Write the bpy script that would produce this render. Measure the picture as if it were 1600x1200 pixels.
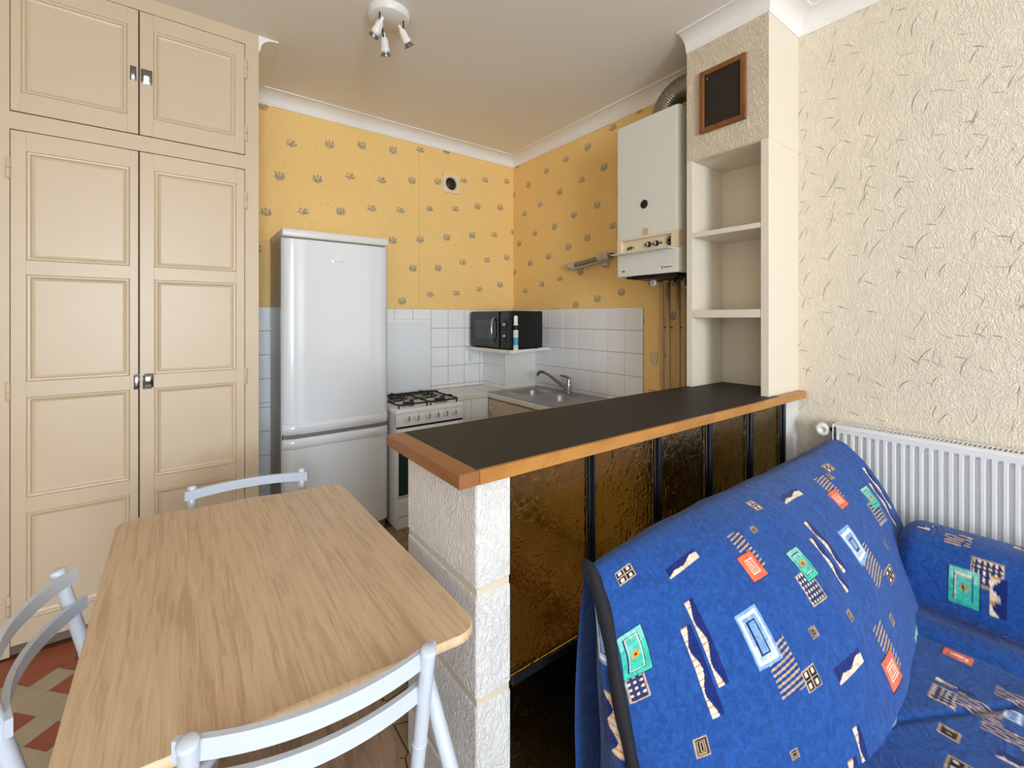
import bpy, bmesh, math, random
import numpy as np
from mathutils import Matrix, Vector
random.seed(7)
R = math.radians
C = bpy.context.scene.collection
for o in list(bpy.data.objects):
    bpy.data.objects.remove(o)

# ---------------------------------------------------------------- camera, world, light, exposure
EYE = 1.48
cam_d = bpy.data.cameras.new('camera')
cam_d.sensor_width = 36
cam_d.lens = 36 * 690.47 / 1600
cam_d.shift_y = -0.0640
cam_d.clip_start = 0.02
cam = bpy.data.objects.new('camera', cam_d)
C.objects.link(cam)
cam.location = (0, 0, EYE)
cam.rotation_euler = (R(90), 0, R(-36.741))
sc = bpy.context.scene
sc.camera = cam
sc.view_settings.view_transform = 'Standard'
sc.view_settings.look = 'None'
sc.view_settings.gamma = 1
sc.view_settings.use_curve_mapping = False
sc.view_settings.exposure = -0.53
sc.cycles.use_denoising = True
sc.cycles.max_bounces = 12
sc.cycles.diffuse_bounces = 6
sc.cycles.glossy_bounces = 5
sc.cycles.transmission_bounces = 8
sc.cycles.caustics_reflective = False
sc.cycles.caustics_refractive = False
sc.cycles.sample_clamp_indirect = 6

world = bpy.data.worlds.new('daylight')
sc.world = world
world.use_nodes = True
wn = world.node_tree
wn.nodes['Background'].inputs[0].default_value = (0.86, 0.92, 1.0, 1)
wn.nodes['Background'].inputs[1].default_value = 1.6

def area(name, loc, size, rot, power, color):
    d = bpy.data.lights.new(name, 'AREA')
    d.shape = 'RECTANGLE'; d.size, d.size_y = size
    d.energy = power; d.color = color
    o = bpy.data.objects.new(name, d); C.objects.link(o)
    o.location = loc; o.rotation_euler = rot
    return o
# daylight entering by the french window behind the camera; side lamp is added fill
area('window_daylight', (-0.60, -5.48, 1.72), (1.5, 2.2), (R(90), 0, 0), 500, (0.74, 0.87, 1.0))
area('side_fill', (-1.38, -1.3, 1.6), (1.3, 1.5), (R(90), 0, R(-90)), 34, (0.80, 0.90, 1.0))

# ---------------------------------------------------------------- node expressions
def lin(c):
    c = c / 255
    return c / 12.92 if c <= .04045 else ((c + .055) / 1.055) ** 2.4
def rgb(r, g, b):
    return (lin(r), lin(g), lin(b), 1)

class X:
    """a scalar socket with arithmetic"""
    def __init__(s, nt, v): s.nt, s.v = nt, v
    def op(s, o, *a):
        n = s.nt.nodes.new('ShaderNodeMath'); n.operation = o
        for i, q in enumerate((s,) + a):
            if isinstance(q, X):
                if isinstance(q.v, (int, float)): n.inputs[i].default_value = q.v
                else: s.nt.links.new(q.v, n.inputs[i])
            else: n.inputs[i].default_value = q
        return X(s.nt, n.outputs[0])
    def __add__(s, o): return s.op('ADD', o)
    __radd__ = __add__
    def __sub__(s, o): return s.op('SUBTRACT', o)
    def __rsub__(s, o): return X(s.nt, o).op('SUBTRACT', s)
    def __mul__(s, o): return s.op('MULTIPLY', o)
    __rmul__ = __mul__
    def __truediv__(s, o): return s.op('DIVIDE', o)
    def abs(s): return s.op('ABSOLUTE')
    def floor(s): return s.op('FLOOR')
    def round(s): return s.op('ROUND')
    def max(s, o): return s.op('MAXIMUM', o)
    def min(s, o): return s.op('MINIMUM', o)
    def sin(s): return s.op('SINE')
    def cos(s): return s.op('COSINE')
    def sqrt(s): return s.op('SQRT')
    def lt(s, o): return s.op('LESS_THAN', o)
    def gt(s, o): return s.op('GREATER_THAN', o)
    def step(s, a, b):           # smooth 0..1 between a and b
        n = s.nt.nodes.new('ShaderNodeMapRange'); n.interpolation_type = 'SMOOTHSTEP'
        s.nt.links.new(s.v, n.inputs[0]); n.inputs[1].default_value = a; n.inputs[2].default_value = b
        return X(s.nt, n.outputs[0])

class Mat:
    def __init__(s, name, base=(.8, .8, .8, 1), rough=.5, metal=0, spec=.5, coat=0):
        s.m = bpy.data.materials.new(name); s.m.use_nodes = True
        s.nt = s.m.node_tree; s.b = s.nt.nodes['Principled BSDF']
        s.b.inputs['Base Color'].default_value = base
        s.b.inputs['Roughness'].default_value = rough
        s.b.inputs['Metallic'].default_value = metal
        s.b.inputs['Specular IOR Level'].default_value = spec
        s.b.inputs['Coat Weight'].default_value = coat
    def new(s, t, **k):
        n = s.nt.nodes.new(t)
        for a, v in k.items(): setattr(n, a, v)
        return n
    def link(s, a, b): s.nt.links.new(a.v if isinstance(a, X) else a, b)
    def pos(s, kind='world'):
        if kind == 'world': out = s.new('ShaderNodeNewGeometry').outputs['Position']
        else: out = s.new('ShaderNodeTexCoord').outputs['Object']
        sp = s.new('ShaderNodeSeparateXYZ'); s.link(out, sp.inputs[0])
        return out, X(s.nt, sp.outputs[0]), X(s.nt, sp.outputs[1]), X(s.nt, sp.outputs[2])
    def vec(s, x, y, z=0.0):
        n = s.new('ShaderNodeCombineXYZ')
        for i, q in enumerate((x, y, z)):
            if isinstance(q, X): s.link(q, n.inputs[i])
            else: n.inputs[i].default_value = q
        return n.outputs[0]
    def noise(s, v, scale, detail=3, rough=.55, dist=0.0):
        n = s.new('ShaderNodeTexNoise'); s.link(v, n.inputs['Vector'])
        n.inputs['Scale'].default_value = scale; n.inputs['Detail'].default_value = detail
        n.inputs['Roughness'].default_value = rough; n.inputs['Distortion'].default_value = dist
        return X(s.nt, n.outputs[0])
    def white(s, v):
        n = s.new('ShaderNodeTexWhiteNoise', noise_dimensions='3D'); s.link(v, n.inputs['Vector'])
        sp = s.new('ShaderNodeSeparateXYZ'); s.link(n.outputs['Color'], sp.inputs[0])
        return [X(s.nt, o) for o in sp.outputs] + [X(s.nt, n.outputs['Value'])]
    def mix(s, fac, a, b):
        n = s.new('ShaderNodeMix', data_type='RGBA')
        if isinstance(fac, X): s.link(fac, n.inputs[0])
        else: n.inputs[0].default_value = fac
        for q, i in ((a, 6), (b, 7)):
            if isinstance(q, tuple): n.inputs[i].default_value = q
            else: s.link(q, n.inputs[i])
        return n.outputs[2]
    def color(s, c): s.link(c, s.b.inputs['Base Color'])
    def bump(s, h, dist=.002, strength=1.0):
        n = s.new('ShaderNodeBump'); n.inputs['Distance'].default_value = dist
        n.inputs['Strength'].default_value = strength
        s.link(h, n.inputs['Height']); s.link(n.outputs[0], s.b.inputs['Normal'])

def plain(name, c, rough=.5, metal=0, var=.06, scale=14, spec=.5, coat=0, bump=0):
    m = Mat(name, c, rough, metal, spec, coat)
    p, x, y, z = m.pos()
    n = m.noise(p, scale, 4)
    d = tuple(q * (1 - var) for q in c[:3]) + (1,)
    e = tuple(min(1, q * (1 + var)) for q in c[:3]) + (1,)
    m.color(m.mix(n, d, e))
    if bump: m.bump(m.noise(p, scale * 6, 3), bump)
    return m.m

def wallpaper_yellow():
    m = Mat('yellow_wallpaper', rough=.75, spec=.25)
    p, x, y, z = m.pos()
    nrm = m.new('ShaderNodeNewGeometry').outputs['True Normal']
    sp = m.new('ShaderNodeSeparateXYZ'); m.link(nrm, sp.inputs[0])
    side = X(m.nt, sp.outputs[0]).abs().gt(.5)
    # one horizontal coordinate along either wall
    u = x * (1 - side) + (0 - y) * side
    ox, oz = 1.064, 2.582
    ox2, oz2 = -2.789, 2.858
    du = u - (side * (ox2 - ox) + ox)
    dz = z - (side * (oz2 - oz) + oz)
    ax, az, bx, bz = .253, .0435, -.080, -.270
    det = ax * bz - az * bx
    i = ((du * bz - dz * bx) * (1 / det)).round()
    j = ((dz * ax - du * az) * (1 / det)).round()
    w = m.white(m.vec(i, j, side * 7.3))
    lx = (du - i * ax - j * bx + (w[0] - .5) * .03) * .80
    lz = (dz - i * az - j * bz + (w[1] - .5) * .03) * .80
    alt = w[2].gt(.5)
    def ell(cx, cz, rx, rz, an):
        ca, sa = math.cos(an), math.sin(an)
        qx, qz = lx - cx, lz - cz
        a = (qx * ca + qz * sa) / rx; b = (qz * ca - qx * sa) / rz
        return 1 - (a * a + b * b).step(.65, 1.15)
    bowl = ell(0, -.006, .030, .021, 0) * (1 - ell(0, .014, .022, .016, 0) * .9)
    pet = ell(0, .013, .006, .013, 0).max(ell(-.017, .010, .006, .013, .5)).max(ell(.017, .010, .006, .013, -.5))
    leafs = ell(-.018, -.004, .015, .008, -.5).max(ell(.018, -.004, .015, .008, .6)).max(ell(.002, .002, .010, .022, -.3)).max(ell(.014, .016, .008, .008, 0)).max(ell(-.016, .016, .008, .007, 0))
    mot = bowl.max(pet) * (1 - alt) + leafs * alt
    br = m.noise(p, 190, 2)
    mot = mot * br.step(.36, .5)
    base = m.mix(m.noise(p, 2.2, 4), rgb(240, 200, 128), rgb(246, 210, 140))
    fl = m.noise(p, 55, 2, .5, 2.5)
    base = m.mix((1 - fl.step(.27, .33)) * .55, base, rgb(150, 98, 40))
    sp2 = m.new('ShaderNodeTexVoronoi', feature='DISTANCE_TO_EDGE' if False else 'F1'); m.link(p, sp2.inputs['Vector']); sp2.inputs['Scale'].default_value = 26
    base = m.mix((1 - X(m.nt, sp2.outputs['Distance']).step(.07, .13)) * .5, base, rgb(140, 92, 40))
    seam = ((x - 1.645).abs().lt(.0016)) * (1 - side)
    base = m.mix(seam * .45, base, rgb(150, 104, 54))
    mc = m.mix(m.noise(p, 120, 2).step(.4, .6), rgb(108, 110, 108), rgb(166, 162, 146))
    m.color(m.mix(mot * .92, base, mc))
    m.bump(m.noise(p, 60, 4, .6, 1.5) * .5 + mot * .3, .0012)
    return m.m

def wallpaper_straw(name='straw_wallpaper', flecks=True, base_a=rgb(230, 218, 198), base_b=rgb(238, 227, 208)):
    m = Mat(name, rough=.8, spec=.2)
    p, x, y, z = m.pos()
    u = y * -1 + x * 1
    col = m.mix(m.noise(p, 9, 4), base_a, base_b)
    relief = (m.noise(m.vec(u * 1.5, z * .8, 0.0), 15, 3, .55, 2.4) - .5).abs().step(0, .10)
    relief2 = (m.noise(m.vec(u * 1.3, z * .8, 3.0), 28, 2, .5, 2.8) - .5).abs().step(0, .10)
    hgt = relief * .7 + relief2 * .5
    if flecks:
        tot = None
        for k, (sc_, seed, L0, lean) in enumerate(((.13, 1.0, .042, .85), (.125, 5.0, .034, 1.05), (.10, 9.0, .026, -.5), (.17, 13.0, .066, .95), (.12, 21.0, .032, -.75))):
            cu, cz = u / sc_ + seed * .37, z / sc_ + seed * .61
            iu, iz = cu.floor(), cz.floor()
            w = m.white(m.vec(iu, iz, seed))
            thr = .60 if lean > 0 else .76
            an = (w[0] - .5) * .7 + lean
            fu = (cu - iu - .5) * sc_ - (w[1] - .5) * .03
            fz = (cz - iz - .5) * sc_ - (w[2] - .5) * .03
            ca, sa = an.cos(), an.sin()
            qx = fu * ca + fz * sa
            qy = fz * ca - fu * sa
            qy = qy + qx * qx * ((w[2] - .5) * 14)
            t = qx / L0
            wid = (1 - (t * t).min(1)) * .0021
            mk = (1 - (qy.abs() - wid).step(-.0006, .0012)) * t.abs().lt(1) * w[3].gt(thr)
            mk = mk * (t * (w[1] - .5).op('SIGN') * .45 + .5) * (w[2] * .5 + .6)
            tot = mk if tot is None else tot.max(mk)
        col = m.mix((tot * 1.0).min(.92), col, rgb(104, 84, 56))
        hgt = hgt + tot * .4
    m.color(col)
    m.bump(hgt, .0028 if flecks else .0042, .75)
    return m.m

def wood(name, a, b, axis='y', scale=1.0, rough=.45, stretch=9, planks=0, gloss=.5, world=False, ringw=.14):
    m = Mat(name, rough=rough, spec=gloss)
    p, x, y, z = m.pos('world' if world else 'object')
    q = {'x': (y, x, z), 'y': (x, y, z), 'z': (x, z, y)}[axis]
    s_, l_, o_ = q
    if planks:
        pid = (s_ / planks).floor()
        w = m.white(m.vec(pid, 3.0, 0.0))
        l_ = l_ + w[0] * 3; s2 = s_ + w[1] * .5
    else: s2 = s_
    v = m.vec(s2 * stretch * scale, l_ * scale, o_ * 2)
    g = m.noise(v, 3.0, 6, .62, .9)
    fine = m.noise(m.vec(s2 * 130 * scale, l_ * 7 * scale, o_ * 9), 1.0, 3, .6)
    ring = ((g * 34).sin() * .5 + .5)
    f = g.step(.3, .72) * .42 + ring * ringw + fine * .42
    if planks: f = f + (w[2] - .5) * .16
    m.color(m.mix(f.step(.15, 1.0), a, b))
    m.bump(fine, .0004)
    return m.m

def amber_glass():
    m = Mat('amber_glass', rgb(250, 212, 104), .07, 0, .5)
    m.b.inputs['Transmission Weight'].default_value = 1.0
    m.b.inputs['IOR'].default_value = 1.5
    p, x, y, z = m.pos()
    h = m.noise(p, 17, 2, .45, 2.2)
    m.bump((h - .5).abs().step(0, .25) + m.noise(p, 7, 2) * .5, .0016, .55)
    return m.m

# ---------------------------------------------------------------- mesh helpers
W = {}
class MB:
    def __init__(s): s.v, s.f, s.sm, s.mi = [], [], [], []
    def add(s, v, f, smooth=False, mi=0):
        n = len(s.v); s.v += [tuple(q) for q in v]
        for q in f:
            s.f.append(tuple(i + n for i in q)); s.sm.append(smooth); s.mi.append(mi)
        return s
    def box(s, x0, y0, z0, x1, y1, z1, bev=0, seg=1, M=None, mi=0):
        x0, x1 = sorted((x0, x1)); y0, y1 = sorted((y0, y1)); z0, z1 = sorted((z0, z1))
        v = [(x0, y0, z0), (x1, y0, z0), (x1, y1, z0), (x0, y1, z0), (x0, y0, z1), (x1, y0, z1), (x1, y1, z1), (x0, y1, z1)]
        f = [(3, 2, 1, 0), (4, 5, 6, 7), (0, 1, 5, 4), (1, 2, 6, 5), (2, 3, 7, 6), (3, 0, 4, 7)]
        if bev:
            bm = bmesh.new(); vs = [bm.verts.new(q) for q in v]
            for q in f: bm.faces.new([vs[i] for i in q])
            bmesh.ops.bevel(bm, geom=bm.edges[:], offset=bev, segments=seg, affect='EDGES', profile=.5)
            bm.verts.index_update()
            v = [tuple(q.co) for q in bm.verts]; f = [tuple(i.index for i in q.verts) for q in bm.faces]
            bm.free()
        if M is not None: v = [tuple(M @ Vector(q)) for q in v]
        return s.add(v, f, bev > 0 and seg > 1, mi)
    def tube(s, path, r, n=12, caps=True, mi=0, close=False):
        path = [Vector(p) for p in path]; k = len(path)
        rr = r if isinstance(r, (list, tuple)) else [r] * k
        vs, fs = [], []
        up = None
        for i, p in enumerate(path):
            if close: t = path[(i + 1) % k] - path[i - 1]
            else: t = path[min(i + 1, k - 1)] - path[max(i - 1, 0)]
            t.normalize()
            if up is None:
                up = Vector((0, 0, 1)) if abs(t.z) < .9 else Vector((1, 0, 0))
            a = t.cross(up); a.normalize(); b = a.cross(t); b.normalize(); up = b
            for j in range(n):
                an = 2 * math.pi * j / n
                vs.append(p + (a * math.cos(an) + b * math.sin(an)) * rr[i])
        m = k if close else k - 1
        for i in range(m):
            for j in range(n):
                i2 = (i + 1) % k; j2 = (j + 1) % n
                fs.append((i * n + j, i * n + j2, i2 * n + j2, i2 * n + j))
        s.add(vs, fs, True, mi)
        if caps and not close:
            s.add(vs[:n], [tuple(range(n))[::-1]], False, mi); s.add(vs[-n:], [tuple(range(n))], False, mi)
        return s
    def lathe(s, prof, origin, axis=(0, 0, 1), n=24, mi=0, caps=True):
        ax = Vector(axis).normalized(); o = Vector(origin)
        u = ax.orthogonal().normalized(); w = ax.cross(u)
        vs, fs = [], []
        for (r, h) in prof:
            for j in range(n):
                a = 2 * math.pi * j / n
                vs.append(o + ax * h + (u * math.cos(a) + w * math.sin(a)) * max(r, 1e-5))
        for i in range(len(prof) - 1):
            for j in range(n):
                j2 = (j + 1) % n
                fs.append((i * n + j, i * n + j2, (i + 1) * n + j2, (i + 1) * n + j))
        s.add(vs, fs, True, mi)
        if caps:
            s.add(vs[:n], [tuple(range(n))[::-1]], False, mi); s.add(vs[-n:], [tuple(range(n))], False, mi)
        return s
    def prism(s, poly, z0, z1, mi=0, M=None):
        n = len(poly)
        v = [(x, y, z0) for x, y in poly] + [(x, y, z1) for x, y in poly]
        f = [tuple(range(n))[::-1], tuple(range(n, 2 * n))] + [(i, (i + 1) % n, n + (i + 1) % n, n + i) for i in range(n)]
        if M is not None: v = [tuple(M @ Vector(q)) for q in v]
        return s.add(v, f, False, mi)
    def grid(s, P, smooth=True, mi=0):       # P[i][j] points
        a, b = len(P), len(P[0])
        v = [q for row in P for q in row]
        f = [(i * b + j, i * b + j + 1, (i + 1) * b + j + 1, (i + 1) * b + j) for i in range(a - 1) for j in range(b - 1)]
        return s.add(v, f, smooth, mi)

def put(name, parent=None, loc=None, data=None, rot=None):
    o = bpy.data.objects.new(name, data); C.objects.link(o)
    m = Matrix.Translation(Vector(loc)) if loc is not None else Matrix()
    if rot is not None: m = m @ Matrix.Rotation(rot, 4, 'Z')
    o.matrix_basis = m
    if parent is not None:
        o.parent = parent; W[o] = W[parent] @ m
    else: W[o] = m
    return o
def mesh_of(mb, mats, M=None, name='mesh'):
    me = bpy.data.meshes.new(name)
    v = [M @ Vector(q) for q in mb.v] if M is not None else mb.v
    me.from_pydata([tuple(q) for q in v], [], mb.f)
    for m in (mats if isinstance(mats, (list, tuple)) else [mats]): me.materials.append(m)
    me.polygons.foreach_set('use_smooth', mb.sm)
    me.polygons.foreach_set('material_index', mb.mi)
    me.update()
    return me
def obj(name, mb, mats, parent=None, kind=None, label=None):
    """one mesh object; mb is in WORLD coordinates and is moved into its own local space"""
    c = Vector((0, 0, 0))
    if mb.v:
        a = np.array(mb.v); c = Vector(((a[:, 0].min() + a[:, 0].max()) / 2, (a[:, 1].min() + a[:, 1].max()) / 2, a[:, 2].min()))
    if parent is not None: inv = W[parent].inverted()
    else: inv = Matrix()
    cl = inv @ c
    o = put(name, parent, cl, None)
    # recreate with data (objects cannot change from empty to mesh)
    bpy.data.objects.remove(o); W.pop(o, None)
    me = mesh_of(mb, mats, Matrix.Translation(-cl) @ inv, name)
    o = put(name, parent, cl, me)
    if kind: o['kind'] = kind
    if label: o['label'] = label
    return o
def thing(name, label, cat, loc, group=None, rot=None):
    o = put(name, None, loc, None, rot)
    o.empty_display_size = .05
    o['label'] = label; o['category'] = cat
    if group: o['group'] = group
    return o
def tag(o, label, cat, group=None):
    o['label'] = label; o['category'] = cat
    if group: o['group'] = group
    return o
def tree_copy(root, loc, rot):
    r = root.copy(); C.objects.link(r)
    r.matrix_basis = Matrix.Translation(Vector(loc)) @ Matrix.Rotation(rot, 4, 'Z')
    for ch in list(root.children):
        c = ch.copy(); C.objects.link(c); c.parent = r
        for g in list(ch.children):
            d = g.copy(); C.objects.link(d); d.parent = c
    return r

# ---------------------------------------------------------------- materials
M_yellow = wallpaper_yellow()
M_straw = wallpaper_straw()
M_pillar = wallpaper_straw('pillar_relief_paint', False, rgb(216, 198, 172), rgb(226, 210, 186))
M_crepi = wallpaper_straw('white_crepi', False, rgb(226, 224, 222), rgb(234, 232, 230))
M_white = plain('white_paint', rgb(236, 232, 224), .55, var=.02)
M_niche = plain('cream_niche_paint', rgb(226, 216, 198), .55, var=.02)
M_ceil = plain('ceiling_paint', rgb(240, 236, 230), .8, var=.02, scale=3)
M_corn = plain('cornice_plaster', rgb(240, 236, 232), .6, var=.01)
M_cream = plain('cream_cabinet_paint', rgb(208, 187, 158), .38, var=.025, scale=7)
M_dark = plain('gap_shade', rgb(30, 24, 20), .9)  # dark colour standing in for shade inside the door gaps
M_chrome = plain('chrome', rgb(150, 150, 156), .16, 1, var=.03)
M_steel = plain('brushed_steel', rgb(168, 166, 164), .38, 1, var=.06, scale=40)
M_duct = plain('aluminium_duct', rgb(150, 145, 138), .30, 1, var=.08, scale=30)
M_tile = plain('white_glazed_tile', rgb(240, 241, 243), .14, var=.015, scale=5)
M_grout = plain('tile_grout', rgb(140, 120, 100), .9, var=.1)
M_fridge = plain('fridge_enamel', rgb(226, 229, 233), .16, var=.01, coat=.4)
M_fridge_side = plain('fridge_side_grey', rgb(178, 172, 160), .35, var=.02)
M_plast = plain('white_plastic', rgb(228, 226, 220), .35, var=.02)
M_enamel = plain('stove_enamel', rgb(240, 243, 247), .22, var=.01)
M_boiler = plain('boiler_casing', rgb(222, 220, 210), .3, var=.01)
M_bpanel = plain('boiler_panel_cream', rgb(226, 208, 176), .4, var=.02)
M_black = plain('black_gloss', rgb(10, 10, 11), .14, var=.1)
M_blackm = plain('black_matt', rgb(10, 10, 11), .4, var=.2, spec=.3)
M_iron = plain('cast_iron', rgb(18, 18, 19), .55, var=.3)
M_mull = plain('black_steel', rgb(26, 28, 36), .35, .3, var=.2)
M_lam = plain('black_laminate', rgb(48, 46, 45), .55, var=.06, scale=60, spec=.22)
M_trim = wood('orange_beech_trim', rgb(188, 132, 64), rgb(158, 102, 44), 'x', 1.0, .35, 8, world=True)
M_trim_y = wood('orange_beech_trim_end', rgb(150, 98, 58), rgb(124, 74, 40), 'y', 1.0, .35, 8, world=True)
M_table = wood('oak_laminate', rgb(222, 194, 160), rgb(178, 146, 112), 'y', 1.0, .42, 20, planks=.0925, ringw=.08)
M_tedge = wood('pale_edge_band', rgb(226, 200, 164), rgb(200, 170, 132), 'y', 1.0, .5, 9)
M_seat = wood('grey_oak_seat', rgb(168, 140, 114), rgb(120, 96, 76), 'y', 1.3, .5, 9)
M_frame = wood('brown_frame_wood', rgb(136, 86, 36), rgb(100, 58, 20), 'z', 1.0, .4, 8, world=True)
M_brown = plain('dark_brown_panel', rgb(34, 24, 17), .5, var=.15)
M_chair = plain('white_lacquered_metal', rgb(202, 210, 224), .28, var=.01)
M_rad = plain('radiator_enamel', rgb(232, 232, 232), .3, var=.01)
M_glass = amber_glass()
M_oveng = plain('green_oven_glass', rgb(36, 62, 62), .08, var=.1)
M_pipe = plain('painted_pipe', rgb(196, 168, 128), .5, var=.1)
M_navy = plain('navy_piping', rgb(8, 10, 22), .8, var=.2)
M_terra = plain('terracotta_tile', rgb(150, 74, 44), .4, var=.22, scale=9)
M_beige = plain('beige_tile', rgb(176, 162, 142), .4, var=.12, scale=9)
M_stone = plain('beige_paving', rgb(150, 126, 92), .45, var=.12, scale=9)
M_joint = plain('floor_joint', rgb(112, 70, 48), .9, var=.15)
M_red = plain('red_mark', rgb(190, 60, 30), .5)
M_blue = plain('blue_band', rgb(60, 150, 190), .4)
M_tape = plain('tan_tape', rgb(200, 172, 140), .6)
M_greyp = plain('grey_plastic', rgb(128, 122, 114), .45, var=.05)
M_palep = plain('pale_grey_plastic', rgb(196, 186, 174), .45, var=.04)
M_window = plain('dark_window_glass', rgb(52, 54, 58), .1)
M_greyp2 = plain('light_grey_print', rgb(150, 150, 150), .5)
m_ = Mat('window_pane_glass', (1, 1, 1, 1), .0); m_.b.inputs['Transmission Weight'].default_value = 1; m_.b.inputs['IOR'].default_value = 1.01
M_pane = m_.m
m_ = Mat('clear_bulb_glass', (1, 1, 1, 1), .05); m_.b.inputs['Transmission Weight'].default_value = .6
M_bulb = m_.m

def floor_material():
    # the same diagonal tiling goes on where the tiles are not built one by one
    m = Mat('tiled_floor', rough=.5)
    p, x, y, z = m.pos()
    a = (x * .73 + y * .683 - 1.3545) / .0995 + .5
    b = (y * .75 - x * .66 - 2.116) / .0995 + .5
    i, j = a.floor(), b.floor()
    odd = lambda q: q.op('PINGPONG', 1.0).gt(.5)
    red = odd(i) * (1 - odd(j))
    fa, fb = (a - i - .5).abs(), (b - j - .5).abs()
    joint = fa.max(fb).gt(.49)
    c = m.mix(red, rgb(176, 162, 142), rgb(150, 74, 44))
    built = (x.gt(-1.06) * x.lt(1.6) * y.gt(.8))
    m.color(m.mix(joint.max(built), c, rgb(112, 70, 48)))
    return m.m

# ---------------------------------------------------------------- room
XR, YB, ZC = 2.667, 3.549, 3.08
XL, YF = -1.40, -5.50
XP, YP0, YP1 = 2.317, .989, 1.430
WY = 2.859
ZBT, ZBB = 1.093, 1.056

floor = obj('floor', MB().box(XL - .1, YF - .1, -.15, XR + .1, YB + .1, -.006), floor_material(), kind='structure')
obj('ceiling', MB().box(XL - .1, YF - .1, ZC, XR + .1, YB + .1, ZC + .1), M_ceil, kind='structure')
wall_back = obj('wall_back', MB().box(XL - .1, YB, -.15, XR + .1, YB + .1, ZC), M_yellow, kind='structure')
wall_right = obj('wall_right', MB().box(XR, 1.43, -.15, XR + .1, YB, ZC), M_yellow, kind='structure')
obj('wall_right', MB().box(XR, YF - .1, -.15, XR + .1, 1.43, ZC), M_straw, kind='structure')
# left wall with an opening added for the fill lamp, front wall with a french window (both behind the camera)
mb = MB()
mb.box(XL - .1, YF - .1, -.15, XL, -1.95, ZC); mb.box(XL - .1, -.65, -.15, XL, YB, ZC)
mb.box(XL - .1, -1.95, -.15, XL, -.65, .85); mb.box(XL - .1, -1.95, 2.35, XL, -.65, ZC)
obj('wall_left', mb, M_straw, kind='structure')
mb = MB()
mb.box(XL - .1, YF - .1, -.15, -1.35, YF, ZC); mb.box(.15, YF - .1, -.15, XR + .1, YF, ZC)
mb.box(-1.35, YF - .1, 2.84, .15, YF, ZC); mb.box(-1.35, YF - .1, -.15, .15, YF, .6)
obj('wall_front', mb, M_straw, kind='structure')
obj('wall_wardrobe', MB().box(XL, WY + .01, 0, -.752, WY + .12, ZC), M_cream, kind='structure')

# floor tiles: terracotta and beige squares laid on the diagonal, crazy paving towards the kitchen
ux, uy = (.683, -.730), (.730, .683)
def tile_mesh(mat, h=.006, s=.0985):
    q = s / 2
    return mesh_of(MB().prism([(-q, -q), (q, -q), (q, q), (-q, q)], -.006, h - .006), mat, None, 'floor_tile')
def clip(poly, nx, ny, d):
    out = []
    for k in range(len(poly)):
        a, b = poly[k], poly[(k + 1) % len(poly)]
        da, db = a[0] * nx + a[1] * ny - d, b[0] * nx + b[1] * ny - d
        if da <= 0: out.append(a)
        if da * db < 0:
            t = da / (da - db); out.append((a[0] + (b[0] - a[0]) * t, a[1] + (b[1] - a[1]) * t))
    return out
T_mesh = {0: tile_mesh(M_beige), 1: tile_mesh(M_terra)}
for i in range(-30, 31):
    for j in range(-30, 31):
        # lattice fitted to rows 1.404 - .0995 k (normal uy) and columns 2.166 + .0995 k (normal (-.66,.75))
        a = 1.3545 + .0995 * i; b = 2.116 + .0995 * j
        det = .73 * .75 - .683 * (-.66)
        cx = (a * .75 - .683 * b) / det; cy = (.73 * b + .66 * a) / det
        if -1.02 < cx < .30 and 2.59 <= cy < 2.73:
            q = .0985 / 2
            poly = clip([(cx + q * (a_ * ux[0] + b_ * uy[0]), cy + q * (a_ * ux[1] + b_ * uy[1])) for a_, b_ in ((-1, -1), (1, -1), (1, 1), (-1, 1))], 0, 1, 2.660)
            if len(poly) >= 3: obj('floor_tile', MB().prism(poly, -.006, 0), M_terra if cy > 2.64 else M_beige, floor)
        elif -1.02 < cx < .30 and 1.45 < cy < 2.59:
            red = 1 if (i % 2 == 1 and j % 2 == 0) else 0
            o = put('floor_tile', floor, Vector((cx, cy, 0)) - W[floor].translation, T_mesh[red])
            o.matrix_basis = o.matrix_basis @ Matrix.Rotation(math.atan2(-.730, .683), 4, 'Z')
for k in range(9):
    x0 = -1.05 + k * .17
    obj('floor_tile', MB().box(x0 + .002, 2.662, -.006, x0 + .168, 2.83, 0), M_terra, floor)
# crazy paving (voronoi cells)
rng = random.Random(3)
seeds = []
for i in range(-1, 10):
    for j in range(-1, 20):
        seeds.append((.36 + (i + .5 + rng.uniform(-.33, .33)) * .125, .8 + (j + .5 + rng.uniform(-.33, .33)) * .125))
for (px_, py_) in seeds:
    if not (.36 < px_ < 1.45 and .85 < py_ < 3.02): continue
    poly = [(.34, .8), (1.6, .8), (1.6, 3.1), (.34, 3.1)]
    for (qx, qy) in seeds:
        if (qx, qy) == (px_, py_): continue
        dx, dy = qx - px_, qy - py_; L = math.hypot(dx, dy)
        if L > .45: continue
        nx, ny = dx / L, dy / L
        poly = clip(poly, nx, ny, (px_ + qx) / 2 * nx + (py_ + qy) / 2 * ny - .0035)
        if len(poly) < 3: break
    if len(poly) >= 3:
        obj('paving_stone', MB().prism(poly, -.006, 0), M_stone, floor)

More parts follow.
